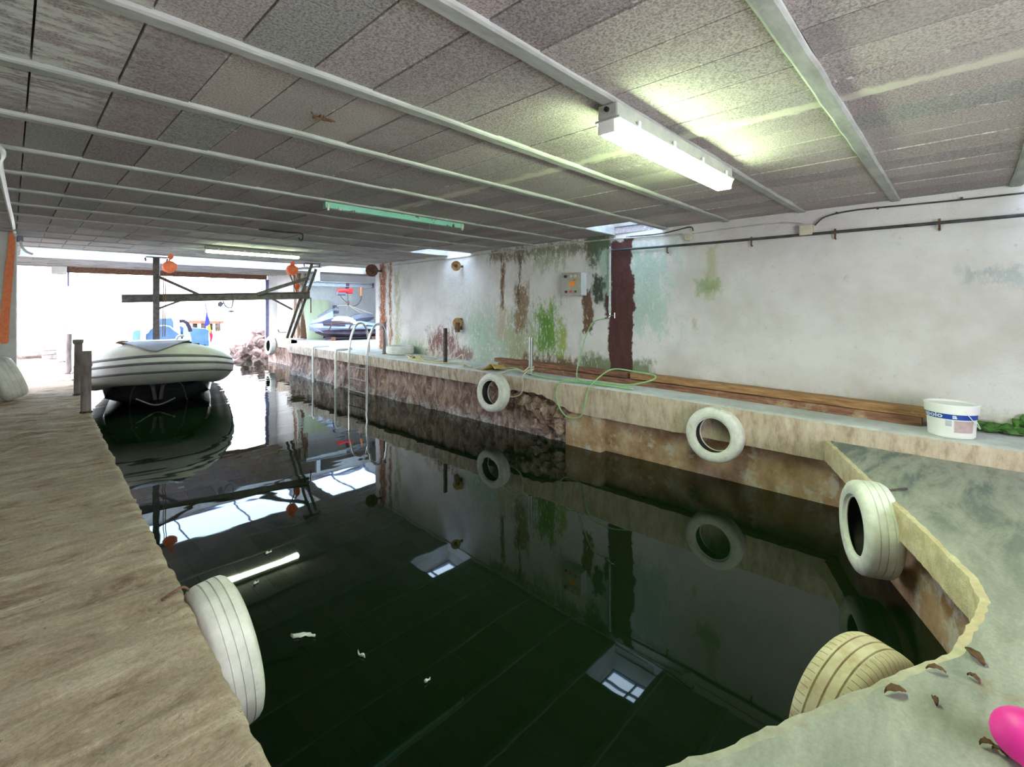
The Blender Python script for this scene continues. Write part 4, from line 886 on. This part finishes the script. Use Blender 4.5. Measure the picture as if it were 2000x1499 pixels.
# ---- far bay: board, jet ski, hoist rail, electric hoist
b0, b1 = px(601, 668, y=13.15), px(650, 664, y=13.15); zt = px(625, 586, y=13.4).z
mb = MB(); mb.add([(b0.x, 13.15, .762), (b1.x, 13.15, .762), (b1.x, 13.18, .762), (b0.x, 13.18, .762), (b0.x, 13.44, zt), (b1.x, 13.44, zt), (b1.x, 13.47, zt), (b0.x, 13.47, zt)], [(0, 1, 2, 3), (4, 5, 6, 7), (0, 1, 5, 4), (1, 2, 6, 5), (2, 3, 7, 6), (3, 0, 4, 7)])
tag(mb.build('board', M['board']), 'tall pale green board leaning on the back wall behind the jet ski', 'board')
zr = px(665, 556, y=12.3).z
t_ = thing('hoist_rail', 'pale steel hoist rail across the jet ski bay', 'rail', (6.3, 12.3, zr)); x0, x1 = px(598, 556, y=12.3).x, px(729, 558, y=12.3).x
for s_ in (-1, 1): MB().box(((x0+x1)/2, 12.3, zr+s_*.055), (x1-x0, .10, .014)).build('rail_flange', M['galv'], t_)
MB().box(((x0+x1)/2, 12.3, zr), (x1-x0, .014, .10)).build('rail_web', M['galv'], t_)
xs = px(620, 540, y=12.3).x; MB().box((xs, 12.3, (zr+2.6)/2+.03), (.10, .10, 2.56-zr)).build('hanger', M['galv'], t_)
MB().box((x1-.02, 12.3, zr), (.03, .12, .14)).build('end_stop', M['ski_dark'], t_)
HC = px(676, 570, y=12.3); t_ = thing('electric_hoist', 'red electric hoist hanging on the rail above the jet ski', 'hoist', HC)
MB().tube([HC+Vector((-.24, 0, .02)), HC+Vector((.17, 0, .02))], .062, 16).build('motor', M['red'], t_, smooth=True)
MB().rbox(HC+Vector((.10, 0, .02)), (.14, .15, .15), .02).build('gear_box', M['red'], t_)
MB().tube([HC+Vector((-.26, 0, -.06)), HC+Vector((-.03, 0, -.06))], .05, 14).build('drum', M['ski_grey'], t_, smooth=True)
MB().rbox((HC.x+.04, HC.y, (HC.z+zr)/2+.03), (.09, .06, zr-HC.z+.02), .01).build('trolley', M['ski_dark'], t_)
hk = px(680, 592, y=12.3)
MB().tube([HC+Vector((.05, 0, -.06)), hk+Vector((0, 0, .05))], .006, 6).build('hoist_rope', M['rust_dark'], t_)
MB().tube([HC+Vector((-.20, 0, -.06)), HC+Vector((-.12, 0, -.18)), hk+Vector((-.02, 0, 0))], .008, 6).build('hoist_rope', M['rust_dark'], t_, smooth=True)
MB().blob(hk, (.03, .03, .075), 1, .1, 2).build('hook', M['rust'], t_, smooth=True)
pc = px(705, 570, y=12.2); MB().rbox(pc, (.05, .04, .24), .012).build('pendant', M['orange'], t_)
MB().tube([pc+Vector((0, 0, .1)), (pc.x, 12.3, zr-.04)], .006, 6).build('pendant_cable', M['black'], t_)
MB().tube(spline([pc+Vector((.01, 0, -.12)), pc+Vector((.0, 0, -.22)), pc+Vector((-.10, 0, -.36)), hk+Vector((.08, 0, -.10)), hk+Vector((-.02, 0, -.05))], 5), .009, 6).build('pendant_cable', M['black'], t_, smooth=True)
# jet ski
J0, J1 = Vector((5.55, 12.75, .76)), Vector((7.5, 12.05, .76)); JA = (J1-J0); JL = JA.length; JA.normalize(); JB = Vector((JA.y, -JA.x, 0))   # +w faces the dock side
def jp(s, w, z): return J0+JA*s+JB*w+Vector((0, 0, z))
jet = thing('jet_ski', 'lilac and dark jet ski parked in the far bay under the red hoist', 'jet ski', jp(1, 0, 0))
def jl(name, mat, secs, **k):
    rows = []
    for s, hw, z0, z1 in secs:
        zm = (z0+z1)/2; rows.append([jp(s, -hw*.55, z0), jp(s, -hw, zm), jp(s, -hw*.8, z1), jp(s, 0, z1+.02), jp(s, hw*.8, z1), jp(s, hw, zm), jp(s, hw*.55, z0), jp(s, 0, z0-.02)])
    return MB().loft(rows, close=True, cap=True).build(name, mat, jet, smooth=True, **k)
jl('hull', M['ski_dark'], [(.12, .08, .22, .30), (.4, .30, .10, .28), (.9, .40, .08, .26), (1.5, .42, .08, .26), (2.05, .42, .10, .26)])
jl('upper_deck', M['ski_body'], [(-.02, .07, .30, .42), (.15, .26, .24, .46), (.5, .38, .24, .44), (1.0, .42, .24, .40), (1.5, .42, .24, .36), (2.05, .40, .24, .32)])
jl('hood', M['ski_body'], [(.02, .10, .40, .50), (.2, .22, .40, .60), (.4, .24, .40, .72), (.56, .20, .42, .80)])
jl('front_cowl', M['ski_grey'], [(.18, .12, .55, .63), (.4, .16, .68, .78), (.62, .17, .74, .88), (.72, .12, .74, .86)])
jl('footwell', M['ski_dark'], [(.30, .36, .38, .50), (.6, .385, .36, .50), (.85, .385, .34, .46)])
jl('side_panel', M['white_gel'], [(.52, .20, .46, .60), (.7, .23, .42, .64), (.95, .23, .40, .62), (1.15, .16, .40, .58)])
jl('seat', M['ski_grey'], [(.88, .13, .44, .56), (1.1, .16, .46, .66), (1.35, .17, .48, .72), (1.55, .16, .52, .70), (1.66, .10, .58, .66)])
jl('rear_deck', M['ski_body'], [(1.0, .30, .36, .50), (1.3, .34, .34, .50), (1.7, .36, .32, .42), (2.1, .34, .30, .36)])
MB().tube(spline([jp(.62, -.34, .92), jp(.60, -.16, .93), jp(.60, .0, .91), jp(.60, .16, .93), jp(.62, .34, .92)], 5), .022, 8).build('handlebar', M['ski_dark'], jet, smooth=True)
MB().tube(spline([jp(.42, .42, .28), jp(.50, .43, .42), jp(.56, .43, .46), jp(1.0, .44, .46), jp(.98, .44, .40), jp(.92, .43, .28)], 4), .018, 8).build('side_rail', M['rust'], jet, smooth=True)
MB().loft([[jp(.0, -.10, .40), jp(-.02, .10, .40)], [jp(.28, .34, .22), jp(.30, .36, .22)]]).build('bow_stripe', M['white_gel'], jet)
MB().tube([jp(1.05, .435, .38), jp(1.4, .425, .42)], .022, 6).build('side_decal', M['white_gel'], jet)
t_ = thing('lifting_sling', 'thin lifting sling from the red hoist hook to the jet ski', 'sling', hk)
for a in (jp(.60, .05, .93), jp(.9, -.2, .60), jp(1.30, .12, .72), jp(1.60, .15, .70), jp(1.9, -.1, .42)): MB().tube([hk+Vector((0, 0, -.06)), a], .007, 6).build('sling_leg', M['rope'], t_)
t_ = thing('jet_ski_cradle', 'low dark cradle under the jet ski', 'cradle', jp(1.1, 0, 0))
for s in (.55, 1.6): MB().box(jp(s, 0, .045), (.10, .8, .09), Matrix.Rotation(math.atan2(JA.y, JA.x), 3, 'Z')).build('bunk', M['wood_dark'], t_)
for w in (-.25, .25): MB().beam(jp(.35, w, .06), jp(1.85, w, .06), .06, .05).build('runner', M['ski_dark'], t_)
# ---- strap and hose at the left pillar
t_ = thing('orange_strap', 'orange webbing strap hanging in a loop on the left pillar', 'strap', px(22, 445, y=8.45))
mb = MB()
for yy_, pts_ in ((8.455, ((24, 447), (21, 480), (14, 540), (8, 600), (4, 640), (4, 664), (8, 672))), (8.48, ((25, 447), (23, 500), (18, 560), (14, 610), (12, 650), (11, 666), (8, 672)))):
    sp_ = spline([px(u, v, y=yy_) for u, v in pts_], 6)
    mb.loft([[p+Vector((-.024, 0, 0)), p+Vector((.024, 0, 0)), p+Vector((.024, .008, 0)), p+Vector((-.024, .008, 0))] for p in sp_], close=True, cap=True)
mb.build('webbing', M['strap'], t_)
rope('white_hose', 'white hose running under the ceiling to the left pillar', [px(-12, 285, z=2.56), px(2, 292, z=2.56), px(4, 305, z=2.56), px(-1, 318, z=2.57), px(6, 355, z=2.57), px(16, 400, z=2.57), px(24, 432, z=2.55), px(27, 449, y=8.3), px(30, 462, y=8.44)], .016, M['white_plastic'], 'hose')
o = MB().rbox((.085, 8.66, 2.54), (.06, .08, .08), .01).build('wall_bracket', M['bow_pad']); tag(o, 'small dark bracket at the top of the left pillar', 'bracket')
rope('hook', 'pale curved hook under the bracket of the left pillar', [(.09, 8.63, 2.51), (.10, 8.59, 2.44), (.14, 8.59, 2.38), (.20, 8.59, 2.35)], .014, M['white_plastic'], 'hook')
# ---- breakwater rocks outside and far jetty
ROCKS = []
for i in range(600):
    yb = random.uniform(15.7, 21.0); u = random.uniform(455, 532); a = px(u, 650, y=yb); s_ = random.uniform(.14, .27)
    top_ = .15+max(0, (u-458))*.013
    c = Vector((a.x+.12, yb, random.uniform(-.05, top_)))
    if all((c-o_).length > (s_+r_)*.93 for o_, r_ in ROCKS): ROCKS.append((c, s_))
    if len(ROCKS) >= 46: break
for i, (c, s_) in enumerate(ROCKS):
    o = MB().blob((0, 0, 0), (s_, s_*.85, s_*.8), i, .32, 2).build('rock', M['rockm'], smooth=False, local=True)
    o.location = c; o.rotation_euler = (random.random(), random.random(), random.random()*6)
    tag(o, 'jagged brown rock in the breakwater right of the sea opening', 'rock', 'breakwater rocks outside')
a, b = px(378, 629, z=.35), px(428, 630, z=.35)
t_ = thing('jetty', 'low brown jetty far out on the sea', 'jetty', (a+b)/2)
MB().beam(a, a+(b-a)*.45, .8, .25).build('deck', M['rust'], t_); MB().beam(a+(b-a)*.6, b, .8, .2).build('deck', M['rust'], t_)
for q in (.05, .4, .65, .95): MB().beam(a+(b-a)*q, a+(b-a)*q-Vector((0, 0, .8)), .3, .3).build('pile', M['rust_dark'], t_)
# ---- small things in the foreground
p = px(2016, 1450, z=ZQ+.055); t_ = thing('pink_float', 'bright pink rounded float at the right edge of the near quay', 'float', (p.x, p.y, ZQ))
MB().blob((p.x, p.y, ZQ+.058), (.075, .075, .058), 1, .03, 3).build('body', M['pink'], t_, smooth='all')
MB().tube([(p.x, p.y, ZQ+.10), (p.x, p.y, ZQ+.13)], .012, 10).build('stem', M['pink'], t_, smooth=True)
def leaf(label, u, v, L, ang):
    p = px(u, v, z=ZQ+.006); mb = MB(); rows = []
    for i in range(7):
        f = i/6; w = L*.22*math.sin(math.pi*(.08+.9*f)); z = .004+.009*math.sin(f*3)+.003*(i % 2)
        c = Vector((math.cos(ang), math.sin(ang), 0))*(f-.5)*L; n = Vector((-math.sin(ang), math.cos(ang), 0))
        rows.append([c-n*w+Vector((0, 0, z+.006)), c+Vector((0, 0, z)), c+n*w+Vector((0, 0, z+.006))])
    o = mb.loft(rows).build('leaf', M['leaf'], smooth='all', local=True); o.location = (p.x, p.y, ZQ-.002); o.modifiers.new('thick', 'SOLIDIFY').thickness = .002
    return tag(o, label, 'leaf')
leaf('long dark dry leaf on the quay near the broken inner corner', 1903, 1283, .075, .6)
leaf('curled brown dry leaf on the quay beside the tan tyre', 1828, 1310, .05, 2.0)
leaf('small dark dry leaf between the long leaf and the curled leaf', 1902, 1326, .035, 1.0)
leaf('brown crumpled leaf near the edge below the tan tyre', 1748, 1352, .065, 2.4)
leaf('dark leaf fragment on the quay left of the pink float', 1928, 1455, .035, 2.2)
leaf('small leaf fragment in the middle of the near quay', 1826, 1370, .030, .3)
leaf('darkest leaf scrap close to the pink float', 1953, 1470, .03, 1.2)
# floating litter
def floater(label, u, v, L, ang, w=.3):
    p = px(u, v, z=.004); mb = MB(); rows = []
    for i in range(8):
        f = i/7; c = Vector((math.cos(ang+.35*math.sin(f*5)), math.sin(ang+.35*math.sin(f*5)), 0))*(f-.5)*L; n = Vector((-math.sin(ang), math.cos(ang), 0))*L*w*.5*math.sin(math.pi*(.1+.85*f))*(1 if i % 2 else .55)
        rows.append([c-n+Vector((0, 0, .002)), c+Vector((0, 0, .010+.006*math.sin(f*7))), c+n+Vector((0, 0, .002))])
    o = mb.loft(rows, ).build('litter', M['litter'], smooth='all', local=True); o.location = (p.x, p.y, .001); o.modifiers.new('thick', 'SOLIDIFY').thickness = .003
    return tag(o, label, 'litter')
floater('crumpled white feather floating in the middle of the dark water', 594, 1240, .13, -.7)
floater('small white scrap floating beyond the crumpled feather', 500, 1139, .03, .3)
floater('white scrap floating near the far lamp reflection', 524, 1080, .04, .2)
floater('tiny pale twig floating right of the crumpled feather', 704, 1281, .06, 1.8, .1)
floater('tiny white fleck floating far right of the feather', 834, 1330, .03, 0)
# ================================================================ LIGHT
W = bpy.data.worlds.new('sky'); S.world = W; W.use_nodes = True
bg = W.node_tree.nodes['Background']; bg.inputs[0].default_value = (.90, .94, 1.0, 1); bg.inputs[1].default_value = 3.6
S.cycles.max_bounces = 10; S.cycles.diffuse_bounces = 6; S.cycles.glossy_bounces = 6; S.cycles.transparent_max_bounces = 12
S.cycles.sample_clamp_indirect = 8
S.view_settings.view_transform = 'Standard'; S.view_settings.look = 'None'; S.view_settings.exposure = 1.95; S.view_settings.gamma = 1
S.view_settings.use_curve_mapping = False
